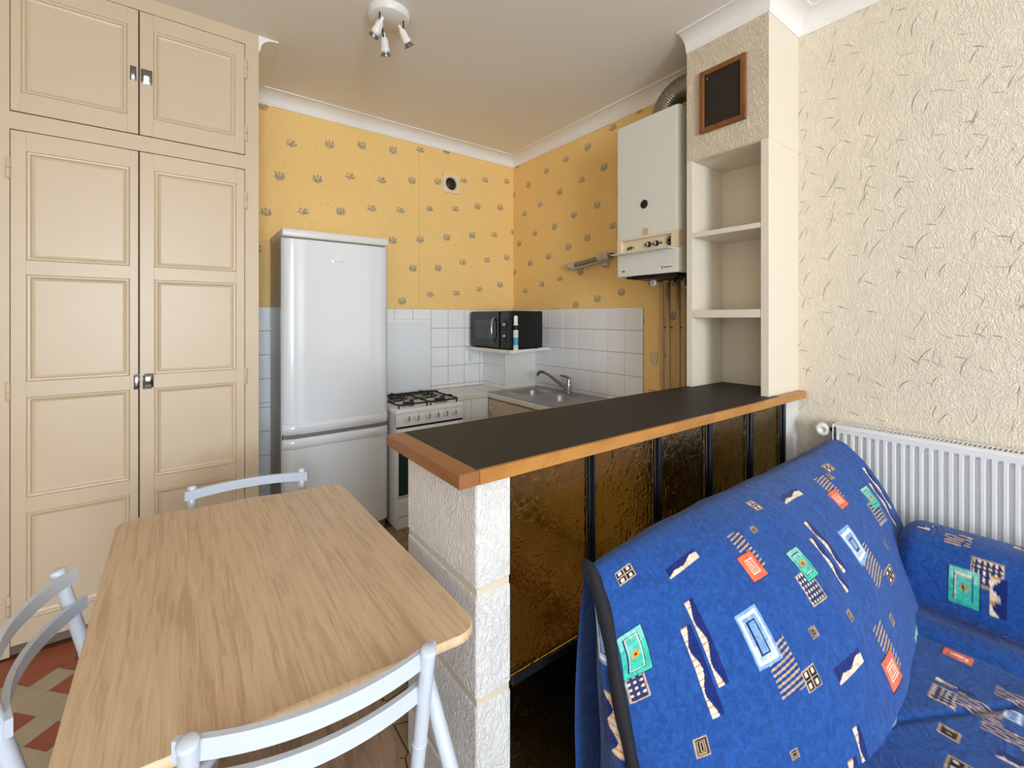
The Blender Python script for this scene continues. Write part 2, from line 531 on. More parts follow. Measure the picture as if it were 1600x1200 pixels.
# cornices
def cornice(name, p0, p1, nin, m0, m1):
    prof = [(0, -.089), (.007, -.089), (.007, -.078)]
    for k in range(9):
        a = math.pi / 2 * k / 8
        prof.append((.088 - .078 * math.cos(a), -.074 + .066 * math.sin(a)))
    prof += [(.1, -.008), (.1, -.0005), (0, -.0005)]
    p0, p1, nin = Vector(p0), Vector(p1), Vector(nin)
    d = (p1 - p0).normalized()
    rows = []
    for p, m, sg in ((p0, m0, 1), (p1, m1, -1)):
        rows.append([(p + nin * o + d * (sg * m * o) + Vector((0, 0, ZC + z))) for o, z in prof])
    mb = MB(); n = len(prof)
    v = rows[0] + rows[1]
    mb.add(v, [(i, (i + 1) % n, n + (i + 1) % n, n + i) for i in range(n)], False)
    mb.add(rows[0], [tuple(range(n))]); mb.add(rows[1], [tuple(range(n))[::-1]])
    return obj(name, mb, M_corn, kind='structure')
cornice('trim_6', (.347, WY, 0), (.347, YB, 0), (1, 0, 0), 0, 1)
cornice('trim_1', (.347, YB, 0), (XR, YB, 0), (0, -1, 0), 1, 1)
cornice('trim_2', (XR, YB, 0), (XR, YP1, 0), (-1, 0, 0), 1, 0)
cornice('trim_3', (XP, YP1, 0), (XP, YP0, 0), (-1, 0, 0), 0, -1)
cornice('trim_4', (XP, YP0, 0), (XR, YP0, 0), (0, -1, 0), -1, 1)
cornice('trim_5', (XR, YP0, 0), (XR, YF, 0), (-1, 0, 0), 1, 1)

# pillar with shelf niche
NY0, NY1, NZ = 1.025, 1.397, 2.373
mb = MB()
mb.box(XP, YP0, NZ, XR, YP1, ZC, mi=0)
obj_p = MB()
pil = obj('wall_pillar', mb, [M_pillar], kind='structure')
mb = MB()
mb.box(XP, YP0, ZBT, XR, NY0, NZ); mb.box(XP, NY1, ZBT, XR, YP1, NZ); mb.box(XR - .016, NY0, ZBT, XR, NY1, NZ)
mb.box(XP + .005, NY0, NZ - .004, XR, NY1, NZ - .0005)
mb.box(XP + .0006, YP0 - .0015, NZ, XR, YP0, ZC - .05)
obj('niche_lining', mb, M_niche, pil)
for (zt, zb) in ((1.963, 1.936), (1.527, 1.484)):
    obj('niche_shelf', MB().box(XP + .002, NY0 + .0005, zb, XR - .0165, NY1 - .0005, zt, .002), M_niche, pil)
mb = MB(); mb.box(2.50, YP0, 0, XR, YP1, ZBB - .001)
obj('pillar_base', mb, M_crepi, pil)

# wall tiles
row_edges = [1.562 - .1693 * k for k in range(5)] + [.853]
row_low = [.853 - .1693 * k for k in range(6)]
xs_b = [.349] + [1.419 + .1685 * k for k in range(-6, 8)] + [2.665]
def tile_block(n_w, n_h):
    return None
_tc = {}
def wall_tile(parent, axis, a0, a1, z0, z1, g=.0034, off=0.0):
    w, h = a1 - a0 - g, z1 - z0 - g
    if w < .01 or h < .01: return
    key = (axis, round(w, 4), round(h, 4))
    if key not in _tc:
        if axis == 'x': mb = MB().box(-w / 2, -.004, -h / 2, w / 2, .004, h / 2, .0012)
        else: mb = MB().box(-.004, -w / 2, -h / 2, .004, w / 2, h / 2, .0012)
        _tc[key] = mesh_of(mb, M_tile, None, 'wall_tile')
    c = (a0 + a1) / 2
    loc = Vector((c, YB - .004 + off, (z0 + z1) / 2)) if axis == 'x' else Vector((XR - .004 + off, c, (z0 + z1) / 2))
    put('wall_tile', parent, loc - W[parent].translation, _tc[key])
mb = MB().box(.349, YB - .0042, .02, 2.665, YB - .0001, 1.562)
obj('grout', mb, M_grout, wall_back)
mb = MB().box(XR - .0042, 1.986, .86, XR - .0001, YB - .008, 1.562)
obj('grout', mb, M_grout, wall_right)
for k in range(len(row_edges) - 1):
    z1, z0 = row_edges[k], row_edges[k + 1]
    for a, b in zip(xs_b[:-1], xs_b[1:]):
        if b > a: wall_tile(wall_back, 'x', a, b, z0, z1)
    yy = 1.986
    while yy < YB - .03:
        wall_tile(wall_right, 'y', yy, min(yy + .1665, YB - .009), z0, z1); yy += .1665
for k in range(5):
    for a, b in zip(xs_b[:2], xs_b[1:3]):
        wall_tile(wall_back, 'x', a, b, row_low[k + 1], row_low[k])

# ---------------------------------------------------------------- built-in wardrobe
wd = thing('built_in_wardrobe', 'tall cream built-in wardrobe with four panelled doors reaching the ceiling', 'wardrobe', (-.2, WY, 0))
mb = MB()
FX0, FX1 = -.752, .347
dl0, dm, dr1 = -.604, -.171, .281     # door edges
def fb(x0, z0, x1, z1, d=.022): mb.box(x0, WY, z0, x1, WY + d, z1)
fb(FX0, .0, dl0, ZC); fb(dr1, .0, FX1, ZC); fb(dl0, 2.311, dr1, 2.387); fb(dl0, 3.008, dr1, ZC)
obj('face_frame', mb, M_cream, wd)
mb = MB(); mb.box(FX1 - .022, WY + .022, 0, FX1, YB - .002, ZC - .001); mb.box(FX0, WY + .10, 0, FX0 + .02, YB - .01, ZC - .001)
obj('carcass', mb, M_cream, wd)
obj('gap_shade_backing', MB().box(FX0 + .021, WY + .0225, .041, FX1 - .0225, WY + .07, ZC - .001), M_dark, wd)  # dark sheet behind the doors, paints the shade seen in their gaps
obj('plinth', MB().box(dl0, WY + .012, 0, dr1, WY + .03, .04), plain('grey_plinth', rgb(112, 96, 84), .7), wd)
def wdoor(x0, x1, z0, z1, px0, px1, rows, lock, hinges, hx):
    g = .0025
    x0 += g; x1 -= g; z0 += g; z1 -= g
    zs = []
    mb = MB(); t = WY - .003
    B = WY + .021
    mb.box(x0, t, z0, px0, B, z1, .002); mb.box(px1, t, z0, x1, B, z1, .002)
    e = [z0] + [q for r_ in sorted(rows) for q in r_] + [z1]
    for k in range(0, len(e), 2): mb.box(px0 - .001, t + .0004, e[k], px1 + .001, B, e[k + 1])
    d = obj('door', mb, M_cream, wd)
    for (a, b) in rows:
        pm = MB()
        pm.box(px0, WY + .007, a, px1, WY + .012, b)
        # moulding frame: sloped ring
        prof = [(0, 0.0), (.004, -.005), (.012, -.004), (.017, .003), (.026, .0065)]
        rings = []
        for (o, h) in prof:
            rings.append([(px0 + o, WY + h, a + o), (px1 - o, WY + h, a + o), (px1 - o, WY + h, b - o), (px0 + o, WY + h, b - o)])
        v = [q for r_ in rings for q in r_]
        f = [(4 * k + i, 4 * k + (i + 1) % 4, 4 * k + 4 + (i + 1) % 4, 4 * k + 4 + i) for k in range(len(prof) - 1) for i in range(4)]
        pm.add(v, f)
        obj('panel', pm, M_cream, d)
    lx0, lx1, lz0, lz1, wide = lock
    lm = MB()
    P = []
    for a in np.linspace(0, 1, 7):
        row = []
        for b in np.linspace(0, 1, 9):
            h = .004 + .006 * math.sin(math.pi * b) - (.005 * math.exp(-((b - .25) / .16) ** 2) if wide else .002)
            if a in (0, 1) or b in (0, 1): h = 0
            row.append((lx0 + (lx1 - lx0) * a, WY - .004 - h, lz0 + (lz1 - lz0) * b))
        P.append(row)
    lm.grid(P)
    lm.box(lx0 + .002, WY - .005, lz0 + .002, lx1 - .002, WY - .0025, lz1 - .002)
    obj('lock_plate' if wide else 'strike_plate', lm, M_chrome, d)
    for (h0, h1) in hinges:
        hm = MB(); m_ = (h0 + h1) / 2
        hm.lathe([(.001, 0), (.007, .002), (.008, .006), (.008, m_ - h0 - .0015)], (hx, WY - .006, h0), n=12)
        hm.lathe([(.008, 0), (.008, h1 - m_ - .006), (.007, h1 - m_ - .002), (.001, h1 - m_)], (hx, WY - .006, m_ + .0005), n=12)
        obj('hinge', hm, M_cream, d)
low = [(.146, .618), (.686, 1.131), (1.199, 1.675), (1.737, 2.222)]
wdoor(dl0, dm, .042, 2.309, -.553, -.206, low, (-.191, -.169, 1.13, 1.205, False), [(.181, .271), (1.117, 1.203), (2.09, 2.185)], -.607)
wdoor(dm, dr1, .042, 2.309, -.111, .238, low, (-.157, -.115, 1.128, 1.205, True), [(.181, .271), (1.115, 1.204), (2.087, 2.187)], .284)
wdoor(dl0, dm, 2.389, 3.006, -.569, -.215, [(2.477, 2.920)], (-.205, -.181, 2.652, 2.722, False), [], -.607)
wdoor(dm, dr1, 2.389, 3.006, -.115, .232, [(2.480, 2.924)], (-.164, -.120, 2.648, 2.720, True), [(2.465, 2.546), (2.813, 2.924)], .284)

# ---------------------------------------------------------------- fridge
FXa, FXb, FY, FZ = .495, 1.179, 3.039, 2.046
fr = thing('fridge_freezer', 'tall white fridge freezer standing between wardrobe and gas cooker', 'fridge', ((FXa + FXb) / 2, 3.28, 0))
obj('cabinet_body', MB().box(FXa + .004, FY + .062, .03, FXb - .004, 3.52, FZ - .05, .004), M_fridge_side, fr)
obj('top_cover', MB().box(FXa, FY + .004, FZ - .052, FXb, 3.525, FZ, .010, 2), M_plast, fr)
def fdoor(z0, z1, grip):
    # gently bowed front: flat centre, sides turned back
    prof = []
    n = 28
    for k in range(n + 1):
        t = k / n; x = FXa + (FXb - FXa) * t
        e = min(t, 1 - t)
        y = FY + (.028 * (1 - e / .10) ** 2 if e < .10 else 0)
        y += (.005 if e < .17 else 0)
        prof.append((x, y))
    poly = prof + [(FXb, FY + .058), (FXa, FY + .058)]
    mb = MB(); m = len(poly)
    v = [(x, y, z0) for x, y in poly] + [(x, y, z1) for x, y in poly]
    mb.add(v, [(i, (i + 1) % m, m + (i + 1) % m, m + i) for i in range(m)], True)
    mb.add(v, [tuple(range(m))[::-1], tuple(range(m, 2 * m))], False)
    d = obj('door', mb, M_fridge, fr)
    gz0, gz1 = grip
    P = []
    for k in range(25):
        t = .01 + .98 * k / 24; x = FXa + (FXb - FXa) * t
        e = min(t, 1 - t)
        y = FY + (.028 * (1 - e / .10) ** 2 if e < .10 else 0)
        bow = 0
        P.append([(x, y + .002, gz0 - bow), (x, y - .004, gz0 - bow + .003), (x, y - .005, (gz0 + gz1) / 2 - bow), (x, y - .004, gz1 - bow - .003), (x, y + .002, gz1 - bow)])
    obj('grip_strip', MB().grid(P), M_fridge, d)
    return d
obj('door_seal', MB().box(FXa + .01, FY + .022, .716, FXb - .01, FY + .06, .748), M_greyp, fr)
d1 = fdoor(.748, 1.982, (.752, .815))
d2 = fdoor(.06, .716, (.655, .722))
bm_ = MB().box(.785, FY - .0016, 1.842, .888, FY + .006, 1.872, .006, 2)
bd = obj('badge', bm_, plain('badge_white', rgb(245, 245, 245), .3), d1)
mb = MB()
for x0, w_ in ((.805, .010), (.822, .006), (.833, .007), (.845, .005), (.855, .008)): mb.box(x0, FY - .0022, 1.853, x0 + w_, FY - .0017, 1.861)
obj('badge_print', mb, M_greyp2, fr, kind='stuff')
obj('plinth_grille', MB().box(FXa + .02, FY + .03, 0, FXb - .02, FY + .06, .058), M_greyp, fr)

# ---------------------------------------------------------------- gas cooker
SX0, SX1, SY, SZ = 1.200, 1.734, 2.954, .836
st = thing('gas_cooker', 'white gas cooker with black pan supports and raised white lid', 'cooker', ((SX0 + SX1) / 2, 3.22, 0))
obj('cooker_body', MB().box(SX0, SY + .02, .0, SX1, 3.50, .80, .004), M_enamel, st)
obj('control_panel', MB().box(SX0, SY, .715, SX1, SY + .04, .826, .006, 2), M_enamel, st)
hob = obj('hob', MB().box(SX0 - .003, SY - .006, .800, SX1 + .003, 3.47, SZ, .010, 2), M_enamel, st)
dr = obj('oven_door', MB().box(SX0 + .004, SY - .006, .222, SX1 - .004, SY + .02, .702, .006, 2), M_enamel, st)
obj('oven_window', MB().box(SX0 + .012, SY - .0085, .235, SX1 - .012, SY - .005, .655, .001), M_oveng, dr)
mb = MB(); mb.tube([(SX0 + .03, SY - .03, .688), (SX0 + .10, SY - .042, .69), (SX1 - .10, SY - .042, .69), (SX1 - .03, SY - .03, .688)], .013, 10)
mb.box(SX0 + .02, SY - .035, .672, SX0 + .05, SY, .70, .003); mb.box(SX1 - .05, SY - .035, .672, SX1 - .02, SY, .70, .003)
obj('door_handle', mb, M_enamel, dr)
obj('oven_gap', MB().box(SX0 + .004, SY + .003, .703, SX1 - .004, SY + .019, .714), M_blackm, st)
obj('drawer', MB().box(SX0 + .004, SY - .004, .085, SX1 - .004, SY + .02, .203, .004), M_enamel, st)
obj('plinth', MB().box(SX0 + .002, SY + .004, .0, SX1 - .002, SY + .02, .08), M_enamel, st)
for kx in (1.282, 1.352, 1.440, 1.511, 1.583, 1.656):
    k = obj('knob', MB().lathe([(.026, 0), (.026, .006), (.022, .010), (.020, .024), (.018, .026)], (kx, SY + .001, .772), (0, -1, 0), 20), M_plast, st)
    obj('knob_grip', MB().box(kx - .003, SY - .034, .754, kx + .003, SY - .024, .790, .0015), M_greyp, k)
    obj('dial_mark', MB().box(kx - .004, SY - .0012, .806, kx + .004, SY + .002, .812), M_greyp, st)
for bx, by, br_ in ((1.335, 3.08, .040), (1.60, 3.08, .048), (1.335, 3.32, .048), (1.60, 3.32, .034)):
    b = obj('burner', MB().lathe([(br_ + .012, 0), (br_ + .012, .006), (br_, .008), (br_, .016), (br_ - .004, .018)], (bx, by, SZ), n=24), M_steel, st)
    obj('burner_cap', MB().lathe([(br_ - .006, 0), (br_ - .004, .003), (br_ - .006, .008), (.004, .010)], (bx, by, SZ + .018), n=24), M_iron, b)
for gx0, gx1 in ((1.222, 1.463), (1.471, 1.712)):
    mb = MB(); z = SZ + .040; y0, y1 = 2.985, 3.425; r = .0062
    rr = .03
    pts = []
    for (cx, cy, a0) in ((gx1 - rr, y1 - rr, 0), (gx0 + rr, y1 - rr, 90), (gx0 + rr, y0 + rr, 180), (gx1 - rr, y0 + rr, 270)):
        for k in range(5):
            a = R(a0 + 22.5 * k); pts.append((cx + rr * math.cos(a), cy + rr * math.sin(a), z - .012))
    mb.tube(pts, r, 8, close=True)
    cxm = (gx0 + gx1) / 2
    for by in (3.08, 3.32):
        for (dx, dy) in ((1, 0), (-1, 0), (0, 1), (0, -1)):
            L = (gx1 - gx0) / 2 if dx else (.095 if by == 3.08 and dy < 0 else .105 if by == 3.32 and dy > 0 else .12)
            mb.tube([(cxm + dx * L, by + dy * L, z - .012), (cxm + dx * L * .86, by + dy * L * .86, z + .004), (cxm + dx * .03, by + dy * .03, z + .004)], r, 8)
    for (fx, fy) in ((gx0, y0), (gx1, y0), (gx0, y1), (gx1, y1)):
        mb.tube([(fx + (.012 if fx == gx0 else -.012), fy + (.012 if fy == y0 else -.012), SZ), (fx + (.008 if fx == gx0 else -.008), fy + (.008 if fy == y0 else -.008), z - .012)], r, 8)
    obj('pan_support', mb, M_iron, st)
lid = MB().box(1.18, 3.478, .862, 1.722, 3.492, 1.472, .006, 2)
ld = obj('lid', lid, M_enamel, st)
obj('lid_rim', MB().box(1.19, 3.474, .875, 1.700, 3.479, 1.455, .002), plain('lid_inside', rgb(232, 236, 240), .25, var=.01), ld)

# ---------------------------------------------------------------- worktop, base units, sink
CZ = .853
def poly_tiles(): pass
mb = MB()
mb.box(1.738, 3.10, CZ - .035, 2.06, 3.54, CZ, .003); mb.box(2.06, 1.50, CZ - .035, 2.10, 3.54, CZ - .0008, .003)
mb.box(2.10, 1.50, CZ - .035, 2.655, 2.335, CZ - .0008, .003); mb.box(2.10, 3.137, CZ - .035, 2.655, 3.54, CZ - .0008, .003)
mb.box(2.10, 2.335, CZ - .035, 2.2, 3.137, CZ - .004); mb.box(2.62, 2.335, CZ - .035, 2.655, 3.137, CZ - .004)
tag(obj('worktop', mb, plain('worktop_laminate', rgb(222, 216, 204), .3, var=.06)), 'pale kitchen worktop turning the corner around the sink', 'worktop')
u1 = thing('corner_base_unit', 'low white tiled unit front between cooker and sink', 'cabinet', (1.9, 3.3, 0))
obj('carcass', MB().box(1.740, 3.125, 0, 2.094, 3.54, CZ - .036), M_grout, u1)
for i in range(2):
    for j in range(5):
        x0 = 1.741 + i * .1685; z1 = CZ - .037 - j * .163
        obj('wall_tile', MB().box(x0 + .001, 3.119, max(z1 - .161, .002), min(x0 + .167, 2.077), 3.1248, z1, .0012), M_tile, u1)
u2 = thing('sink_base_unit', 'cream sink base cabinet under the steel sink', 'cabinet', (2.36, 2.5, 0))
mb = MB(); mb.box(2.095, 1.52, .08, 2.115, 3.11, CZ - .037); mb.box(2.095, 1.52, .08, 2.655, 1.54, CZ - .037); mb.box(2.095, 1.52, .06, 2.655, 3.11, .08); mb.box(2.14, 1.52, 0, 2.16, 3.11, .06)
obj('carcass', mb, M_cream, u2)
for y0, y1 in ((2.335, 3.116), (1.56, 2.325)):
    d = obj('door', MB().box(2.078, y0, .10, 2.095, y1, CZ - .05, .003), M_cream, u2)
    obj('door_handle', MB().tube([(2.078, y1 - .06, .76), (2.060, y1 - .06, .75), (2.060, y1 - .06, .67), (2.078, y1 - .06, .66)], .004, 8), M_chrome, d)

sk = thing('double_sink', 'stainless steel double bowl sink set in worktop below mixer tap', 'sink', (2.37, 2.74, CZ))
KX0, KX1, KY0, KY1 = 2.085, 2.655, 2.333, 3.139
bowls = [(2.235, 2.535, 2.775, 3.065), (2.235, 2.535, 2.43, 2.715)]
def rrect(x0, x1, y0, y1, r, n=5):
    pts = []
    for (cx, cy, a0) in ((x1 - r, y1 - r, 0), (x0 + r, y1 - r, 90), (x0 + r, y0 + r, 180), (x1 - r, y0 + r, 270)):
        for k in range(n + 1):
            a = R(a0 + 90 * k / n); pts.append((cx + r * math.cos(a), cy + r * math.sin(a)))
    return pts
bm = bmesh.new()
outer = [bm.verts.new((x, y, CZ + .004)) for x, y in ((KX0, KY0), (KX1, KY0), (KX1, KY1), (KX0, KY1))]
edges = [bm.edges.new((outer[i], outer[(i + 1) % 4])) for i in range(4)]
for b in bowls:
    vs = [bm.verts.new((x, y, CZ + .004)) for x, y in rrect(*b, .07)]
    edges += [bm.edges.new((vs[i], vs[(i + 1) % len(vs)])) for i in range(len(vs))]
bmesh.ops.triangle_fill(bm, use_beauty=True, use_dissolve=False, edges=edges)
bm.verts.index_update()
mb = MB(); mb.add([tuple(v.co) for v in bm.verts], [tuple(v.index for v in f.verts) for f in bm.faces]); bm.free()
mb.add([(KX0, KY0, CZ + .004), (KX1, KY0, CZ + .004), (KX1, KY1, CZ + .004), (KX0, KY1, CZ + .004), (KX0 - .004, KY0 - .004, CZ - .02), (KX1, KY0 - .004, CZ - .004), (KX1, KY1 + .004, CZ - .004), (KX0 - .004, KY1 + .004, CZ - .02)], [(0, 1, 5, 4), (1, 2, 6, 5), (2, 3, 7, 6), (3, 0, 4, 7)])
obj('sink_top', mb, M_steel, sk)
for b in bowls:
    rings = []
    for (ins, dz) in ((0, .004), (.006, -.004), (.012, -.02), (.02, -.12), (.035, -.145), (.08, -.150)):
        rings.append([(x, y, CZ + dz) for x, y in rrect(b[0] + ins, b[1] - ins, b[2] + ins, b[3] - ins, max(.07 - ins * .5, .02))])
    mb = MB(); n = len(rings[0])
    mb.add([q for r_ in rings for q in r_], [(k * n + i, k * n + (i + 1) % n, (k + 1) * n + (i + 1) % n, (k + 1) * n + i) for k in range(len(rings) - 1) for i in range(n)], True)
    mb.add(rings[-1], [tuple(range(n))], False)
    w = obj('bowl', mb, M_steel, sk)
    obj('drain', MB().lathe([(.03, 0), (.03, .002), (.02, .003)], ((b[0] + b[1]) / 2, (b[2] + b[3]) / 2, CZ - .15), n=20), M_chrome, w)
obj('overflow_knob', MB().lathe([(.018, 0), (.018, .006), (.012, .012), (.004, .013)], (2.60, 2.47, CZ + .004), n=20), M_chrome, sk)
obj('plug_holder', MB().lathe([(.014, 0), (.014, .005), (.008, .008)], (2.60, 3.09, CZ + .004), n=16), M_chrome, sk)
tp = thing('mixer_tap', 'chrome mixer tap with long curved spout over the sink', 'tap', (2.60, 2.69, CZ + .004))
obj('tap_body', MB().lathe([(.026, 0), (.026, .008), (.021, .012), (.021, .085), (.018, .10)], (2.60, 2.69, CZ + .004), n=20), M_chrome, tp)
obj('lever', MB().tube([(2.60, 2.69, CZ + .10), (2.602, 2.685, CZ + .125), (2.592, 2.715, CZ + .138), (2.575, 2.765, CZ + .142)], [.018, .016, .010, .006], 12), M_chrome, tp)
mb = MB(); pts = [(2.59, 2.70, CZ + .035), (2.575, 2.735, CZ + .062), (2.55, 2.80, CZ + .105), (2.528, 2.86, CZ + .142), (2.512, 2.90, CZ + .160), (2.50, 2.93, CZ + .164), (2.492, 2.95, CZ + .156), (2.488, 2.96, CZ + .132)]
mb.tube(pts, [.014, .014, .013, .012, .012, .013, .013, .013], 12)
obj('spout', mb, M_chrome, tp)

# ---------------------------------------------------------------- corner shelf, casing, microwave, spray can
cs = thing('pipe_casing', 'white boxed casing in the kitchen corner below the microwave shelf', 'casing', (2.48, 3.36, CZ))
obj('front_panel', MB().box(2.30, 3.185, CZ, 2.655, 3.197, 1.1955, .002), M_white, cs)
obj('side_panel', MB().box(2.303, 3.197, CZ, 2.315, YB - .009, 1.1955), M_grout, cs)
for k in range(2):
    z1, z0 = row_edges[2 + k], row_edges[3 + k]
    if k == 0: z1 = 1.195
    for i in range(2):
        y0 = 3.20 + i * .17
        obj('wall_tile', MB().box(2.296, y0 + .001, z0 + .001, 2.303, min(y0 + .168, YB - .01), z1 - .001, .0012), M_tile, cs)
for i in range(2):
    obj('wall_tile', MB().box(2.296, 3.20 + i * .17 + .001, CZ, 2.303, min(3.20 + i * .17 + .168, YB - .01), .883, .001), M_tile, cs)
sh = thing('corner_shelf', 'white corner shelf carrying the microwave', 'shelf', (2.4, 3.2, 1.197))
obj('shelf_board', MB().prism([(2.105, YB - .010), (2.105, 2.845), (2.658, 3.005), (2.658, YB - .010)], 1.197, 1.221), M_white, sh)
obj('bracket', MB().box(2.135, YB - .06, 1.08, 2.150, YB - .010, 1.1965, .002), M_white, sh)
mw = thing('microwave_oven', 'black microwave oven on the corner shelf', 'microwave', (2.32, 3.19, 1.2215))
MX0, MX1, MY0, MY1, MZ0, MZ1 = 2.14, 2.497, 2.90, 3.488, 1.230, 1.543
obj('casing', MB().box(MX0 + .02, MY0, MZ0, MX1, MY1, MZ1, .006), M_blackm, mw)
obj('front_face', MB().box(MX0, MY0, MZ0, MX0 + .02, MY1, MZ1, .005), M_black, mw)
d = obj('door', MB().box(MX0 - .012, MY0 + .135, MZ0 + .004, MX0 - .0003, MY1 - .002, MZ1 - .004, .004), M_black, mw)
obj('door_window', MB().box(MX0 - .0135, MY0 + .24, MZ0 + .075, MX0 - .0115, MY1 - .085, MZ1 - .075, .0005), M_window, d)
obj('door_handle', MB().tube([(MX0 - .012, MY0 + .20, MZ0 + .055), (MX0 - .036, MY0 + .20, MZ0 + .075), (MX0 - .044, MY0 + .20, MZ0 + .155), (MX0 - .036, MY0 + .20, MZ0 + .235), (MX0 - .012, MY0 + .20, MZ0 + .255)], .011, 10), M_chrome, d)
for z, r in ((1.43, .016), (1.335, .016)):
    obj('dial', MB().lathe([(r, 0), (r, .012), (r * .8, .016)], (MX0, MY0 + .068, z), (-1, 0, 0), 18), M_steel, mw)
obj('display_strip', MB().box(MX0 - .0012, MY0 + .098, MZ1 - .11, MX0, MY0 + .125, MZ1 - .03), M_window, mw)
mb = MB()
for dz in (-.028, .026, -.115): mb.box(MX0 - .001, MY0 + .060, 1.385 + dz, MX0, MY0 + .076, 1.389 + dz)
obj('panel_print', mb, M_greyp2, mw, kind='stuff')
for fx in (MX0 + .04, MX1 - .04):
    for fy in (MY0 + .04, MY1 - .04): obj('foot', MB().lathe([(.014, 0), (.016, .0095)], (fx, fy, 1.2212), n=12), M_blackm, mw)
sp = thing('spray_can', 'white aerosol can with blue and black bands beside microwave', 'spray can', (2.185, 2.884, 1.2215))
cx_, cy_ = 2.190, 2.8835
def can(z0, z1, r): return MB().lathe([(r, z0), (r, z1)], (cx_, cy_, 0), n=20)
obj('can_body', MB().lathe([(.019, 1.2215), (.021, 1.226), (.021, 1.43), (.015, 1.447)], (cx_, cy_, 0), n=24), M_white, sp)
obj('blue_band', can(1.262, 1.325, .0213), M_blue, sp, label='blue band')
obj('black_band', can(1.385, 1.425, .0213), M_blackm, sp, label='black band')
mb = MB()
for k, (z, h_) in enumerate(((1.242, .005), (1.252, .004), (1.335, .004), (1.35, .006), (1.365, .004))):
    mb.add([(cx_ + .0214 * math.cos(a), cy_ + .0214 * math.sin(a), z + q) for q in (0, h_) for a in np.linspace(R(200), R(270), 6)], [(i, i + 1, 7 + i, 6 + i) for i in range(5)])
obj('can_print', mb, M_greyp2, sp, kind='stuff')
obj('spray_cap', MB().lathe([(.017, 1.447), (.018, 1.452), (.018, 1.49), (.013, 1.503), (.004, 1.505)], (cx_, cy_, 0), n=20), M_plast, sp)

# ---------------------------------------------------------------- back wall vent
v = thing('wall_vent', 'square cream air vent with round hole high on yellow wall', 'vent', (1.95, YB, 2.61))
vx, vz, q, hr = 1.953, 2.700, .083, .062
bm = bmesh.new()
outer = [bm.verts.new((vx + a * q, YB - .014, vz + b * q)) for a, b in ((-1, -1), (1, -1), (1, 1), (-1, 1))]
ring = [bm.verts.new((vx + hr * math.cos(2 * math.pi * k / 28), YB - .014, vz + hr * math.sin(2 * math.pi * k / 28))) for k in range(28)]
ed = [bm.edges.new((outer[i], outer[(i + 1) % 4])) for i in range(4)] + [bm.edges.new((ring[i], ring[(i + 1) % 28])) for i in range(28)]
bmesh.ops.triangle_fill(bm, use_beauty=True, edges=ed); bm.verts.index_update()
mb = MB(); mb.add([tuple(w.co) for w in bm.verts], [tuple(w.index for w in f.verts) for f in bm.faces]); bm.free()
mb.add([(vx + a * q, yy, vz + b * q) for yy in (YB - .014, YB - .001) for a, b in ((-1, -1), (1, -1), (1, 1), (-1, 1))], [(0, 1, 5, 4), (1, 2, 6, 5), (2, 3, 7, 6), (3, 0, 4, 7)])
obj('cover_plate', mb, plain('vent_cream', rgb(232, 216, 188), .4), v)
obj('collar', MB().lathe([(hr, .001), (hr + .003, .017), (hr - .004, .019), (hr - .007, .001)], (vx, YB, vz), (0, -1, 0), 28, caps=False), plain('vent_collar', rgb(222, 204, 176), .4), v)
obj('dark_bore', MB().lathe([(hr - .006, .0008), (hr - .006, .002), (.001, .0025)], (vx, YB, vz), (0, -1, 0), 28), M_brown, v)

# ---------------------------------------------------------------- boiler and its duct
BX, BY0, BY1, BZ0, BZ1 = 2.35, 1.498, 1.962, 1.757, 2.752
bo = thing('gas_boiler', 'white wall hung gas boiler between yellow wallpaper and shelf niche', 'boiler', (2.5, 1.73, BZ0))
def bcase(z0, z1):
    poly = [(XR - .004, BY1)] + [(BX + .006 - .006 * math.sin(a), BY1 - .006 + .006 * math.cos(a)) for a in (0, R(45), R(90))]
    poly += [(BX + .028 - .028 * math.cos(a), BY0 + .028 - .028 * math.sin(a)) for a in (0, R(22), R(45), R(67), R(90))] + [(XR - .004, BY0)]
    return MB().prism(poly, z0, z1)
obj('upper_casing', bcase(2.006, BZ1), M_boiler, bo)
obj('lower_casing', bcase(BZ0, 1.905), M_boiler, bo)
mb = MB(); mb.box(BX + .022, BY0 + .004, 1.9055, XR - .004, BY1 - .002, 2.0055)
mb.box(BX, BY0 + .004, 1.9055, BX + .022, BY0 + .055, 2.0055); mb.box(BX, BY1 - .030, 1.9055, BX + .022, BY1, 2.0055)
mb.box(BX, BY0 + .055, 1.992, BX + .022, BY1 - .03, 2.0055)
cp = obj('control_panel', mb, M_bpanel, bo)
obj('flap', MB().box(BX - .055, BY0 + .035, 1.899, BX + .01, BY1 + .012, 1.9052, .002), M_boiler, bo)
mb = MB(); mb.lathe([(.026, 0), (.026, .004), (.021, .008), (.020, .012)], (BX + .022, 1.572, 1.952), (-1, 0, 0), 24)
kn = obj('thermometer_dial', mb, M_blackm, bo)
obj('dial_ring', MB().lathe([(.0145, .0), (.0145, .0012), (.0125, .0012), (.0125, 0)], (BX + .0105, 1.572, 1.952), (-1, 0, 0), 24), M_palep, kn)
for ky, kr in ((1.668, .017), (1.725, .017)):
    k = obj('knob', MB().lathe([(kr, 0), (kr, .012), (kr * .7, .015)], (BX + .022, ky, 1.949), (-1, 0, 0), 18), M_blackm, bo)
    obj('knob_grip', MB().box(BX + .001, ky - .004, 1.938, BX + .008, ky + .004, 1.960, .001), M_palep, k)
mb = MB()
